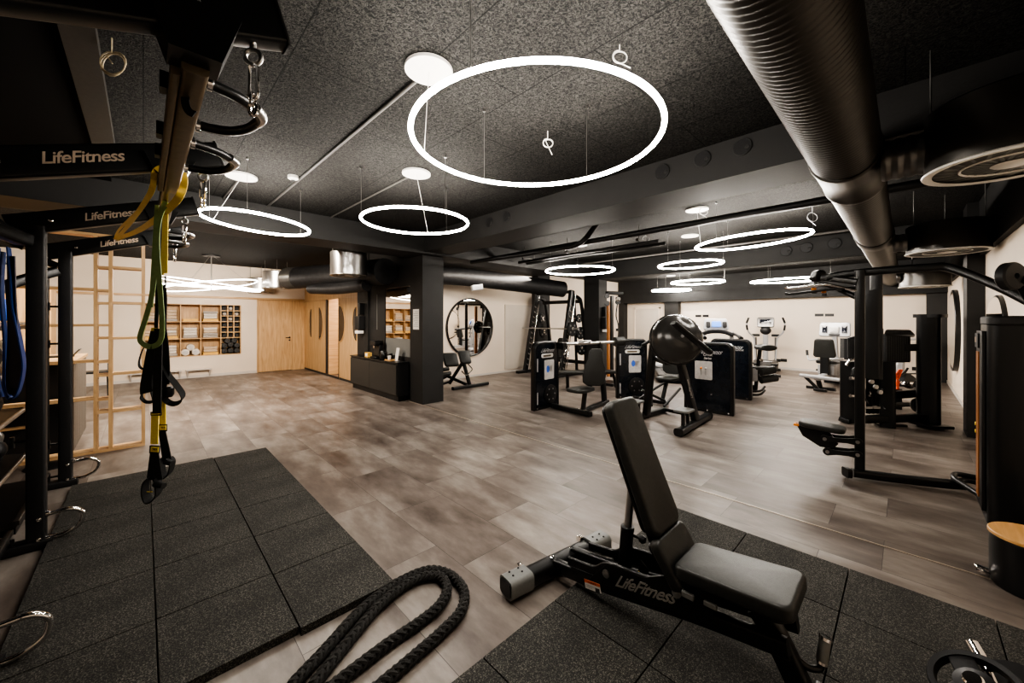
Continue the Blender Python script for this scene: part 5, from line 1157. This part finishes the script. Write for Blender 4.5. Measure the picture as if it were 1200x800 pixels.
# tower
tx0, tx1, ty0, ty1 = 4.36, 4.76, YR+.01, -.41
def shroud(x0, x1, y0, y1, r): return [(x0+r+ (x1-x0-2*r)*0, y0)]
m = M(); sec = rsec(tx1-tx0, ty1-ty0, .06, 5); vs = [((tx0+tx1)/2+a, (ty0+ty1)/2+b) for a, b in sec]
m.prism(vs, (0, 0, .02), (1, 0, 0), (0, 1, 0), (0, 0, 1.47)); m.build('tower_shroud', PAINT, t, bev=.012)
m = M(); m.box(tx0+.07, tx1-.03, ty1, ty1+.02, .10, 1.42); m.build('window_frame', PLAST, t, bev=.004)
m = M(); m.box(tx0+.20, tx1-.08, ty1+.012, ty1+.026, .16, 1.26); m.build('wood_reflection_panel' if False else 'reflected_wood', WARMW, t)  # wood mirrored in the stack window, put in as a coloured panel
m = M(); m.box(tx0+.24, tx1-.10, ty1+.024, ty1+.029, .95, 1.25); m.build('clear_window', SILV, t) if False else None
m = M(); m.box(tx0+.18, tx1-.06, ty1+.018, ty1+.03, 1.29, 1.40); bd = m.build('badge', PAINT2, t, bev=.003); m = M(); m.box(tx0+.26, tx0+.30, ty1+.03, ty1+.033, 1.33, 1.37); m.build('gold_mark', GOLD, bd)
m = M(); m.prism([((tx0+tx1)/2+a*1.06, (ty0+ty1)/2+b*1.05-.004) for a, b in sec], (0, 0, 1.46), (1, 0, 0), (0, 1, 0), (0, 0, .07)); m.build('tower_cap', PAINT2, t, bev=.015)
for z in (.62, .68): M().lathe([(.014, 0), (.014, .02)], (tx1-.005, ty1+.005, z), (0, 1, 0), 10).build('yellow_knob', YEL, t)
m = M(); m.lathe([(.085, -.03), (.095, -.02), (.095, .02), (.085, .03), (.02, .032), (.02, -.032), (.085, -.03)], (4.26, -.50, 1.80), (.6, .75, 0), 32); m.build('cable_pulley', PLAST, t)
m = M(); m.bar((4.60, -.66, 1.57), (4.28, -.54, 1.78), .06, .05, .012); m.build('pulley_arm', PAINT, t)
m = M(); m.cyl((4.22, -.56, 1.72), (4.22, -.56, .12), .005, 6); m.build('steel_cable', STEEL, t)
m = M(); m.bar((4.1, -.62, .06), (5.05, -.62, .06), .09, .06, .015); m.build('rear_base', PAINT, t)
# pedal bin with wooden lid
t = T('pedal_bin', 'black cylindrical pedal bin with a round wooden lid at the right edge', 'bin', (3.54, -.50, 0))
m = M(); m.lathe([(.155, .0), (.162, .015), (.162, .275), (.158, .28)], (3.54, -.50, 0), n=48); m.build('body', PAINT, t)
m = M(); m.lathe([(.160, .281), (.168, .284), (.168, .298), (.164, .302), (0, .302)], (3.54, -.50, 0), n=48); m.build('lid', LIDW, t)
m = M(); m.tube(fillet([(3.52, -.345, .03), (3.50, -.30, .05), (3.56, -.285, .05), (3.585, -.34, .03)], .02), .007, 8); m.box(3.515, 3.57, -.325, -.29, .02, .032); m.build('pedal', CHROME, t)
# ribbed pad machine behind (seen between posts)
t = T('pulley_machine', 'black machine with ribbed fabric pads and two towers behind the front post', 'exercise machine', (6.6, .4, 0))
def W(u, v, d): return aD(u, v, d)
def vbar(name, u, v0, v1, d, wpx, dep=.1, r=.02, m1=PAINT, par=None):
    a, b = aD(u, v0, d), aD(u, v1, d); w = wpx*d/FOC; s = (b-a).length
    m = M(); m.sweep([a, b], rsec(w, dep, r), up=V((-ray(u, 375).x, -ray(u, 375).y, 0)).normalized(), fixed=True); return m.build(name, m1, par or t)
def floorv(d): return 375+1.5*FOC/d
D1 = 5.0
vbar('main_column', 1020, 340, 443, D1, 21, .16, .05)
vbar('slim_column', 1027, 322, 345, D1+.1, 11, .08, .02)
vbar('inner_column', 1007, 352, 470, 5.4, 8, .10, .02)
vbar('support_column', 1040, 424, floorv(5.35), 5.35, 14, .12, .03)
vbar('tower', 1088, 368, floorv(5.35), 5.4, 20, .26, .06)
o = vbar('pod', 998, 423, floorv(5.6)-1, 5.6, 21, .22, .06)
a, b = aD(1090, 368, 5.4), aD(1090, 372, 5.4); w = 24*5.4/FOC
m = M(); m.sweep([a, b], rsec(w, .30, .05), up=V((-.9, .3, 0)), fixed=True); m.build('tower_cap', PAINT2, t)
m = M(); sdv = V((.7185, -.6956, 0))
def ribpad(u0, u1, v0, v1, d, skew=0):
    a = aD(u0, v1, d); wd = (u1-u0)*d/FOC; ht = (v1-v0)*d/FOC
    m = M(); nx = 11
    m.pad([(0, 0), (wd, .0), (wd, ht+skew), (0, ht-skew if skew > 0 else ht)], a, sdv, (0, 0, 1), .06, .012)
    o = m.build('ribbed_pad', PAINT2, t); m = M()
    for k in range(nx): m.bar(a+sdv*(wd*(k+.5)/nx)+V((0, 0, .02))-V((.0, .0, 0)), a+sdv*(wd*(k+.5)/nx)+V((0, 0, ht-.03)), .6*wd/nx, .135, .003, (-.6956, -.7185, 0))
    return m.build('fabric_ribs', MESHF, o)
ribpad(988.5, 1008, 394, 421, 5.5, .03); ribpad(1033, 1062, 391, 424, 5.5, -.03)
def hbar(name, p, q, w, h, r=.01, m1=PAINT): m = M(); m.bar(p, q, w, h, r); return m.build(name, m1, t)
hbar('upper_tie', W(1060, 407, 5.45), W(1082, 407, 5.4), .06, .10)
hbar('base_rail', W(1012, 491, 5.35), W(1084, 489, 5.35), .10, .10)
hbar('middle_rail', W(1045, 463, 5.6), W(1082, 460, 5.6), .06, .11)
hbar('rear_foot', W(1028, 497.5, 5.45), W(1060, 498, 5.4), .10, .03)
hbar('tower_base', W(1078, 497, 5.3), W(1103, 498, 5.3), .32, .04)
m = M(); m.cyl(W(1006, 433, 5.2), W(1012, 434, 5.2), .03, 12); m.build('chrome_knuckle', CHROME, t)
m = M(); m.tube(fillet([W(992, 428, 5.2), W(996, 421, 5.2), W(1004, 420, 5.2), W(1013, 425, 5.2)], .04), .018, 10); m.build('grip_bar', CHROME, t)
m = M(); m.tube(fillet([W(1000, 440, 5.15), W(1001, 431, 5.15), W(1009, 429, 5.15), W(1013, 430, 5.15)], .05), .024, 10); m.build('curved_handle', PAINT, t)
for v in (443, 463.5): m = M(); m.cyl(W(996.5, v, 5.2), W(1005, v+1, 5.2), .026, 12); m.build('chrome_sleeve', CHROME, t)
m = M(); m.bar(W(984, 490, 5.6), W(996, 494, 5.5), .08, .06, .01); m.build('pod_foot', PAINT, t)
# small mechanism between columns
for k in range(4): a_ = W(1017.5+4.6*k, 441, 5.6); M().bar(a_, W(1017.5+4.6*k, 484, 5.6), .05, .08, .01, (1, 0, 0)).build('stack_guide', PAINT, t)
M().bar(W(1014, 462, 5.7), W(1036, 462, 5.7), .12, .16, .01).build('stack_block', PAINT2, t)
random.seed(3)
for k in range(9):
    u = random.uniform(1017, 1032); v = random.uniform(440, 478); p = W(u, v, 5.3)
    m = M(); q = p+V((random.uniform(-.08, .08), random.uniform(-.08, .08), random.uniform(-.1, .1))); m.tube([p, q], .014, 6); m.build('link_rod', PAINT if k % 3 else CHROME, t)
for k in range(3): M().lathe([(.03, 0), (.03, .03)], W(1020+5*k, 447+6*k, 5.25), (-.69, -.72, 0), 12).build('pulley', STEEL, t)
M().bar(W(1015, 477.5, 5.3), W(1022, 477.5, 5.3), .02, .03).build('lower_tab', STEEL, t); M().bar(W(1024, 477.5, 5.3), W(1031, 477.5, 5.3), .02, .03).build('lower_tab', STEEL, t)
p = W(1077, 475, 5.5); m = M(); m.lathe([(.10, -.03), (.11, 0), (.10, .03)], p, (-.7, -.7, .2), 20); m.build('black_roller', LEATH, t)
p = W(1076, 475, 5.5)
# rower/small kit behind with orange band
t = T('resistance_cord', 'orange resistance cord bundle hanging behind the ribbed pad machine', 'cord', (7.2, .2, .6))
for k in range(3):
    m = M(); m.tube(smoothpath([W(1054+k*1.5, 433, 6.3), W(1050+k*2, 440, 6.3), W(1053-k, 448, 6.3), W(1051+k, 456, 6.3)]), .014, 6); m.build('cord', LEDR, t)
t2 = T('rowing_machine', 'small dark exercise machine with chrome flywheel behind the orange cord', 'exercise machine', (7.2, -.1, 0)); t = t2
m = M(); m.tube(fillet([W(1046, 444, 6.4), W(1060, 437, 6.4), W(1064, 431, 6.4)], .05), .016, 8); m.tube([W(1060, 438, 6.4), W(1078, 437.5, 6.4)], .012, 6); m.build('lever', PAINT, t)
m = M(); m.lathe([(.10, -.05), (.14, 0), (.10, .05)], W(1064, 446, 6.6), (-.7, -.7, .3), 20); m.build('flywheel', PLAST, t)
m = M(); m.lathe([(.08, -.03), (.10, 0), (.08, .03)], W(1064.5, 449, 6.5), (0, 0, 1), 20); m.build('chrome_cap', CHROME, t)
m = M(); m.bar(W(1050, 455, 6.5), W(1050, floorv(6.5), 6.5), .22, .15, .03, (0, 1, 0)); m.build('body', PAINT, t)
for k in range(4): m = M(); a = W(1075+k*1.6, 446+k*4, 6.2); m.bar(a, a+V((.03, .03, -.10)), .05, .05, .01); m.build('adjuster', DSTEEL if k % 2 else PAINT, t)
m = M(); m.bar(W(1046, 474, 6.3), W(1084, 473, 6.3), .08, .07, .01); m.build('rail', PAINT, t)

# upright bike with a dark console far behind the ribbed pads
p = aD(1054, 392, 9.0)
t = T('upright_bike', 'upright exercise bike with dark console at the far right behind the ribbed pads', 'exercise bike', (p.x, p.y, 0))
m = M(); m.pad(rrect(.52, .44, .26, .05), p+V((0, 0, -.06)), (.13, -.99, 0), (.85, .11, .5), .06, .015); k = m.build('console', DSTEEL, t)
m = M(); m.pad(rrect(.40, .34, .16, .02), p+V((.04, 0, -.005)), (.13, -.99, 0), (.85, .11, .5), .03, .004); m.build('screen', SCREEN, k)
for s_ in (-1, 1):
    e0 = p+V((.13, -.99, 0))*(.30*s_); m = M(); m.tube(fillet([p+V((0, 0, -.12)), e0+V((0, 0, -.10)), e0+V((.05, 0, .10))], .05), .022, 10); m.build('handlebar', SILV, t)
    m = M(); m.cyl(e0+V((.02, 0, .0)), e0+V((.055, 0, .13)), .03, 10); m.build('grip', PAINT, t)
m = M(); m.bar((p.x, p.y, .3), (p.x, p.y, p.z-.08), .10, .08, .02, (0, 1, 0)); m.build('mast', SILV, t)
m = M(); m.box(p.x-.45, p.x+.2, p.y-.09, p.y+.09, .08, .55); m.build('drive_cover', SILV, t, bev=.06)
for x in (-.5, .3): m = M(); m.bar((p.x+x, p.y-.25, .035), (p.x+x, p.y+.25, .035), .08, .07, .015); m.build('foot_bar', PAINT, t)
m = M(); m.bar((p.x-.40, p.y, .5), (p.x-.48, p.y, .80), .05, .05, .01, (0, 1, 0)); m.build('seat_post', STEEL, t)
m = M(); m.pad([(.13*math.cos(a*PI/8)*(1 if math.cos(a*PI/8) > 0 else .9), .11*math.sin(a*PI/8)) for a in range(16)], (p.x-.48, p.y, .80), (1, 0, 0), (0, 1, 0), .06, .02); m.build('saddle', LEATH, t)
# ================================================================ shelf wall, lattice, desk, counter
# towel shelf in its niche
t = T('towel_shelf', 'light oak pigeonhole shelf set into the cream back wall', 'shelf', (1, YL, .56))
cx = [-.05, .32, .70, 1.10, 1.525, 1.96]
cxs = [-.03, .395, .87-.03, 1.10, 1.525]
cols = [-.05, .36, .685, 1.085, 1.515, 1.945]
colx = [-.05, .30, .70, 1.09, 1.515, 1.945]; zz = [.575, 1.015, 1.455, 1.905]; th = .022
m = M(); m.box(-.05, 1.96, YL-.01, YL+.31, .56, .58); m.box(-.05, 1.96, YL-.01, YL+.31, 1.90, 1.92); m.box(-.05, -.03, YL-.01, YL+.31, .58, 1.90); m.box(1.94, 1.96, YL-.01, YL+.31, .58, 1.90); m.build('frame', OAKX, t)
M().box(-.04, 1.95, YL+.30, YL+.315, .57, 1.91).build('back_panel', OAKZ, t)
colx = [-.03, .27, .685, 1.085, 1.51, 1.94]
for x in colx[1:-1]: M().box(x-.011, x+.011, YL-.008, YL+.30, .58, 1.90).build('divider', OAKZ, t)
for z in (1.02, 1.46): M().box(-.03, 1.94, YL-.006, YL+.30, z-.011, z+.011).build('shelf_board', OAKX, t)
# small bottle-style grid in the right column
x0, x1 = 1.525, 1.935
for zb, zt in ((1.03, 1.45), (1.47, 1.90)):
    for k in (1, 2): M().box(x0+(x1-x0)*k/3-.012, x0+(x1-x0)*k/3+.012, YL-.005, YL+.28, zb, zt).build('grid_upright', OAKZ, t)
    for k in (1, 2): z = zb+(zt-zb)*k/3; M().box(x0, x1, YL-.004, YL+.28, z-.012, z+.012).build('grid_board', OAKX, t)
for zb, zt in ((1.03, 1.45), (1.47, 1.90)): M().box(x0, x1, YL+.20, YL+.22, zb, zt).build('dark_back', PAINT2, t)
cellw = (x1-x0)/3; rown2 = {0: 'lower', 1: 'upper'}; k3 = ['bottom', 'middle', 'top']; c3 = ['left', 'centre', 'right']
for bi, (zb, zt) in enumerate(((1.03, 1.45), (1.47, 1.90))):
    for r_ in range(3):
        for c_ in range(3):
            if (r_+c_+bi) % 2 == 0 or random.random() < .3:
                cxx = x0+cellw*(c_+.5); czz = zb+(zt-zb)*(r_+.5)/3
                o = M().cyl((cxx, YL+.03, czz-.012), (cxx, YL+.19, czz-.012), .042, 16); tag(o.build('rolled_socks', TOWG if (r_+c_) % 2 else PAINT2), 'small rolled item in %s block of the oak grid, %s row, %s hole' % (rown2[bi], k3[r_], c3[c_]), 'roll', 'small rolls in the oak grid')
# rolled black mats in the bottom right cell
for i, (x, z) in enumerate(((1.59, .655), (1.73, .665), (1.87, .655), (1.59, .80), (1.73, .83), (1.87, .80), (1.66, .93), (1.81, .935))):
    tt = T('rolled_mat', 'rolled black mat, %s of the pile in the bottom right oak cell' % ['lower left', 'lower middle', 'lower right', 'middle left', 'centre', 'middle right', 'upper left', 'upper right'][i], 'exercise mat', (x, YL, z), 0, 'rolled mats in the oak cell')
    r = .066; m = M(); m.lathe([(.022, .0), (.05, -.004), (r, 0), (r, .24)], (x, YL+.02, z), (0, 1, 0), 20); m.build('roll', PAINT2, tt); m = M()
    pts = [(x+(.015+.0045*k)*math.cos(k*.8), YL+.012, z+(.015+.0045*k)*math.sin(k*.8)) for k in range(11)]; m.tube(pts, .003, 5); m.build('spiral_edge', GREYP, tt)
# towel stacks
def towels(x0, x1, z, kinds, where):
    zz_ = z; w = x1-x0
    for k, (m1, h, f) in enumerate(kinds):
        cx_ = (x0+x1)/2; ww = w*f; seg = rsec(.22, h, min(.45*h, .03), 4)
        nm = 'cardboard_tray' if m1 is CARD else 'folded_towel'
        m = M()
        if m1 is CARD:
            m.box(cx_-ww/2, cx_+ww/2, YL+.02, YL+.25, zz_, zz_+.012); m.box(cx_-ww/2, cx_+ww/2, YL+.02, YL+.03, zz_+.012, zz_+h); m.box(cx_-ww/2, cx_-ww/2+.01, YL+.03, YL+.25, zz_+.012, zz_+h); m.box(cx_+ww/2-.01, cx_+ww/2, YL+.03, YL+.25, zz_+.012, zz_+h)
            tag(m.build(nm, m1), 'shallow yellow tray at the bottom of the %s cell of the oak shelf' % where, 'tray', 'yellow trays in the oak shelf'); zz_ += h+.001; continue
        m.sweep([(cx_-ww/2, YL+.14, zz_+h/2), (cx_-ww/4, YL+.135, zz_+h/2), (cx_+ww/4, YL+.14, zz_+h/2), (cx_+ww/2, YL+.138, zz_+h/2)], seg)
        tag(m.build(nm, m1), '%s folded towel, number %s from the bottom in the %s cell' % ({'beige terry towel': 'beige', 'white terry towel': 'white', 'grey terry towel': 'grey'}[m1.name], ['one', 'two', 'three', 'four', 'five'][k], where), 'towel', 'folded towels in the oak shelf'); zz_ += h+.001
F = (TOWB, .075, .72); Wt = (TOWW, .07, .70); G = (TOWG, .06, .78); Cc = (CARD, .06, .84)
cells = {}
names = {0: ['bottom far left', 'bottom second', 'bottom third', 'bottom fourth'], 1: ['middle far left', 'middle second', 'middle third', 'middle fourth'], 2: ['top far left', 'top second', 'top third', 'top fourth']}
content = {(0, 0): [G, F, Wt], (0, 1): [G, Wt, Wt, Wt], (0, 2): None, (0, 3): [Cc, F, F],
           (1, 0): [Cc, F, F], (1, 1): [Cc, F, Wt, F], (1, 2): [G, Wt, Wt, Wt], (1, 3): [G, G, F, Wt],
           (2, 0): [G, F, F], (2, 1): [G, F, F, F], (2, 2): [Cc, ], (2, 3): [Cc, Wt, Wt, G]}
zb = {0: .581, 1: 1.032, 2: 1.472}
for (r_, c_), kk in content.items():
    if kk: towels(colx[c_]+.02, colx[c_+1]-.02, zb[r_], kk, names[r_][c_])
for i, (x, z) in enumerate(((.78, .665), (.99, .665), (.885, .79))):
    tt = T('foam_roller', '%s white roller end of the three in the oak shelf' % ['left', 'right', 'top'][i], 'foam roller', (x, YL, z), 0, 'white rollers in the oak shelf')
    M().lathe([(.07, 0), (.083, .01), (.083, .28)], (x, YL-.01+.012, z), (0, 1, 0), 24).build('roller', TOWW, tt); M().lathe([(.05, 0), (0, -.002)], (x, YL+.001, z), (0, 1, 0), 20).build('end_disc', PAPG, tt)
# low white wall heater
for i, (xa, xb) in enumerate(((-.25, .70), (.78, 1.30))):
    t = T('skirting_bench', ['long', 'short'][i]+' low white ledge with brackets along the foot of the towel shelf wall', 'ledge', ((xa+xb)/2, YL-.1, 0), 0, 'low white ledges on the back wall')
    M().box(xa, xb, YL-.16, YL-.015, .20, .225).build('ledge', WHITEB, t)
    for x in (xa+.02, xb-.05):
        m = M(); m.prism([(0, .20), (-.13, .20), (-.03, .03), (0, .03)], (x, YL-.015, 0), (0, 1, 0), (0, 0, 1), (.03, 0, 0)); m.build('bracket', WHITEB, t)
# oak lattice divider -------------------------------------------------
yl = 6.34
t = T('lattice_divider', 'light oak lattice room divider with staggered shelves behind the rig', 'room divider', (-.6, yl, 0))
def zat(v, u): return ay(u, v, yl).z
vx = [ay(u, 400, yl).x for u in (168.5, 130, 112.5)]
dpt = .17
for x, z1 in ((vx[0], 2.40), (vx[1], 2.45), (vx[2], 2.45), (-1.72, 2.45), (-2.3, 2.45)): M().box(x-.02, x+.012, yl, yl+dpt, .03, z1).build('upright', OAKZ, t)
def shelf(xa, xb, z): M().box(xa, xb, yl+.003, yl+dpt-.003, z-.014, z+.014).build('shelf', OAKX, t)
for v in (314, 355, 396, 437, 480): shelf(vx[1], vx[0], zat(v, 150))
for v in (313, 340, 355, 381, 396, 424, 440, 468, 483): shelf(vx[2], vx[1], zat(v, 120))
for v in (338, 381, 424, 469): shelf(-1.72, vx[2], zat(v, 92)); 
for v in (300, 338, 381, 424, 469): shelf(-2.3, -1.72, zat(v, 20))
M().box(-2.32, vx[0]+.012, yl-.003, yl+dpt+.003, 0, .03).build('base_board', OAKX, t)
M().box(-2.32, vx[0]+.012, yl+.0, yl+dpt, 2.45, 2.478).build('top_board', OAKX, t)
# tall oak cabinet behind the lattice
t = T('oak_cabinet', 'tall oak cabinet with doors behind the lattice at far left', 'cabinet', (-2.5, 9, 0))
x1 = ay(70, 400, 8.6).x
c1 = ay(60, 400, 9.5).x
M().box(-3.15, c1, 9.5, 10.0, 0, 2.02).build('carcass', OAKZ, t)
for k in range(3): xx = -3.12+(c1+3.12)*k/3; M().box(xx+.004, xx+(c1+3.12)/3-.004, 9.48, 9.5, .05, 1.98).build('door', OAKZ, t)
t = T('upper_box_shelf', 'oak box shelf high under the ceiling at the far left', 'shelf', (-1.9, 6.9, 2.1))
for xa in (-2.28, -1.9, -1.5): M().box(xa, xa+.02, yl+.2, yl+.6, 2.06, 2.44).build('divider', OAKY, t)
M().box(-2.30, -.9, yl+.2, yl+.6, 2.44, 2.46).build('top_board', OAKX, t); M().box(-2.30, -.9, yl+.58, yl+.6, 2.06, 2.44).build('back_panel', OAKX, t); M().box(-2.3, -.9, yl+.2, yl+.58, 2.04, 2.06).build('bottom_board', OAKX, t)
t.location.z = 0
# reception desk
t = T('reception_desk', 'dark reception desk with oak edge seen through the lattice', 'desk', (-1.3, 7.6, 0))
pR = V((-.57, 6.6, 0)); SLAT = mat('grey brown slat', (.17, .15, .13), .6)
M().box(-2.6, -.56, 6.59, 8.0, 1.00, 1.035).build('desktop', OAKX, t)
M().box(-2.6, -.60, 6.62, 6.66, 0, 1.0).build('front_panel', PAINT2, t)
for k in range(9): M().box(-.60, -.575, 6.66+k*.147, 6.66+k*.147+.135, 0, 1.0).build('side_slat', SLAT, t)
o = tag(M().box(-1.3, -.95, 6.75, 7.1, 1.036, 1.13).build('document_tray', PAINT), 'dark document tray on the reception desk', 'tray')
t = T('laptop', 'open dark laptop on the end of the reception desk', 'laptop', (-.8, 7.4, 1.036))
M().box(-.92, -.64, 7.3, 7.52, 1.036, 1.052).build('base', PAINT2, t); M().bar((-.64, 7.41, 1.052), (-.585, 7.41, 1.13), .22, .01, .002, (1, 0, 0)).build('screen', PAINT, t)
# chair
t = T('task_chair', 'black chair with crossed metal legs beside the reception desk', 'chair', tuple(ay(111, 450, 11.1))[:2]+(0,))
c = ay(111, 430, 11.1); X, Y = c.x, c.y
m = M(); m.pad(rrect(.40, .42, .40, .06), (X, Y-.2, .46), (1, 0, 0), (0, 1, 0), .035, .012); m.build('seat', PAINT, t)
for s in (-1, 1):
    for (p, q) in (((X+s*.19, Y-.22, 0), (X+s*.16, Y+.18, .46)), ((X+s*.19, Y+.26, 0), (X+s*.17, Y-.16, .46))):
        M().tube([p, q], .011, 6).build('leg', PAINT, t)
    M().tube([(X+s*.17, Y+.2, .46), (X+s*.17, Y+.26, .62)], .011, 6).build('back_post', PAINT, t)
# coat stand pole visible between posts
t = T('floor_lamp_pole', 'thin dark pole with a hooked top between the rig posts', 'stand', (0, 0, 0)); t.location = tuple(aD(56, 480, 3.9))[:2]+(0,)
p = aD(56, 400, 3.9); m = M(); m.tube(fillet([(p.x, p.y, .02), (p.x, p.y, 2.02), (p.x-.04, p.y, 2.08), (p.x-.10, p.y, 2.06)], .04), .011, 8); m.build('pole', PAINT, t)
M().lathe([(.16, 0), (.16, .015), (.02, .03)], (p.x, p.y, 0), n=24).build('base', PAINT, t)
# ------------------------------------------------ counter and things on it
t = T('dark_counter', 'dark grey coffee counter cabinet left of the near column', 'counter', (3.3, 7.5, 0))
cx0, cx1, cy0, cy1 = 3.15, 3.555, 6.44, 8.60
cx0 = 3.33
M().box(cx0+.04, cx1, cy0+.05, cy1, 0, .10).build('plinth', PAINT, t); M().box(cx0, cx1, cy0, cy1, .10, .70).build('carcass', PAINT2, t)
ym = 7.6
for a, b in ((cy0+.02, ym-.003), (ym+.003, cy1-.01)): M().box(cx0-.02, cx0, a, b, .12, .675).build('door', DARKW, t, bev=.002)
M().box(cx0-.025, cx1, cy0-.01, cy1, .70, .725).build('worktop', PAINT, t)
M().box(XO-.045, XO-.022, 8.25, 8.6, .73, 1.05).build('end_upstand', DARKW, t) if False else None
def on(u): return ax_(u, 410, 3.42).y
t = T('coffee_machine', 'compact black coffee machine on the dark counter', 'coffee machine', (3.43, on(441), .725))
y = on(440); M().box(3.36, 3.53, y-.14, y+.14, .725, .76).box(3.44, 3.53, y-.13, y+.13, .76, 1.05).box(3.35, 3.53, y-.13, y+.13, .98, 1.08).build('body', PAINT, t, bev=.015)
M().cyl((3.39, y, .93), (3.39, y, .98), .02, 12).build('spout', CHROME, t); M().box(3.355, 3.36, y-.05, y+.05, 1.02, 1.03).build('light_strip', LETG, t)
t = T('milk_jug', 'white striped box beside the coffee machine', 'box', (3.40, on(433), .725)); y = on(432.5)
M().box(3.36, 3.45, y-.07, y+.07, .726, .82).build('body', CARD, t); M().box(3.357, 3.36, y-.05, y+.05, .75, .80).build('print', PAPER, t)
t = T('kettle', 'black kettle with handle in the middle of the counter', 'kettle', (3.42, on(449), .725)); y = on(449)
M().lathe([(.07, 0), (.08, .02), (.065, .15), (.05, .17), (.012, .175), (.012, .195), (0, .2)], (3.43, y, .726), n=24).build('body', PAINT, t)
M().tube(fillet([(3.43, y-.06, .87), (3.43, y-.15, .88), (3.43, y-.14, .76), (3.43, y-.075, .75)], .04), .011, 8).build('handle', PAINT, t)
t = T('tea_box', 'small light wooden tray with a cup at the front of the counter', 'tray', (3.40, on(458), .725)); y = on(458)
M().box(3.35, 3.50, y-.12, y+.12, .726, .745).build('board', LIDW, t)
t = T('cup', 'white cup on the wooden tray of the counter', 'cup', (3.40, y, .746)); M().lathe([(.025, 0), (.038, .07), (.034, .07), (.02, .008)], (3.40, y+.02, .746), n=20).build('bowl', PAPER, t); M().ring((3.40, y-.022, .785), .018, .004, (1, 0, 0), 16, 6).build('handle', PAPER, t)
t = T('black_tin', 'short black tin beside the cup on the counter', 'tin', (3.45, y+.1, .746)); M().lathe([(.035, 0), (.035, .09), (.037, .09), (.037, .105), (0, .107)], (3.46, y+.09, .746), n=20).build('body', PAINT, t)
t = T('card_stand', 'clear acrylic card stand leaning at the right end of the counter', 'stand', (3.47, on(461), .725)); y = on(462)
GL = mat('clear acrylic', (.75, .74, .72), .15, 0, .02, 20); M().bar((3.46, y, .727), (3.50, y, .97), .12, .006, .002, (1, 0, 0)).build('sheet', GL, t); M().box(3.44, 3.50, y-.06, y+.06, .726, .732).build('foot', GL, t)
# vertical light slot on dark panel, notice on column
M_ = tag(M().box(XO+.012, XO+.02, 7.86, 7.875, 1.30, 2.05).build('light_slot', GREYP), 'thin vertical metal strip on the dark panel above the counter', 'strip')
t = T('paper_notice', 'white printed notice sheet taped on the side of the near column', 'notice', (3.556, 6.10, 1.45))
yc = ax_(487.5, 370, 3.556).y
M().box(3.554, 3.557, yc-.105, yc+.105, 1.33, 1.70).build('sheet', PAPER, t)
for k in range(9): M().box(3.5525, 3.554, yc-.08, yc+(.08 if k % 3 else .04), 1.65-k*.033, 1.655-k*.033).build('text_line', INK, t)
# ================================================================ light, world, camera
def area(name, loc, rot, sx, sy, e, col=(1, .86, .70)):  # unseen area lamps without fixtures, added as fill beside the ring lights
    l = bpy.data.lights.new(name, 'AREA'); l.shape = 'RECTANGLE'; l.size = sx; l.size_y = sy; l.energy = e; l.color = col
    o = bpy.data.objects.new(name, l); COL.objects.link(o); o.location = loc; o.rotation_euler = rot; o.visible_camera = True
    return o
area('lounge_fill', (.6, 7.0, 2.86), (math.radians(48), 0, 0), 3.4, .5, 150, (1, .88, .74))  # added fill for the lounge, tucked unseen behind the cross beam
area('corridor_light', (4.3, 10.3, 2.3), (0, 0, 0), .5, .5, 18)
area('mirror_wall_light', (6.4, 6.62, 2.58), (math.radians(42), 0, 0), 3.6, .2, 30, (1, .9, .78))
area('far_light', (9.5, 3.5, 2.9), (math.radians(0), math.radians(-50), 0), .6, 4.2, 110, (1, .9, .79))
w = bpy.data.worlds.new('world'); bpy.context.scene.world = w; w.use_nodes = True
w.node_tree.nodes['Background'].inputs[0].default_value = (.02, .019, .018, 1); w.node_tree.nodes['Background'].inputs[1].default_value = .5
cd = bpy.data.cameras.new('camera'); cam = bpy.data.objects.new('camera', cd); COL.objects.link(cam)
cam.location = (0, 0, 1.5); cam.rotation_euler = (PI/2, 0, -math.atan2(FX, FY))
cd.sensor_width = 36; cd.lens = FOC*36/1200; cd.shift_y = -25/1200; cd.clip_start = .02
sc = bpy.context.scene; sc.camera = cam
sc.view_settings.view_transform = 'AgX'; sc.view_settings.look = 'AgX - High Contrast'; sc.view_settings.exposure = 1.1
sc.cycles.use_denoising = True; sc.cycles.max_bounces = 8; sc.cycles.diffuse_bounces = 4; sc.cycles.caustics_reflective = False; sc.cycles.sample_clamp_indirect = 6
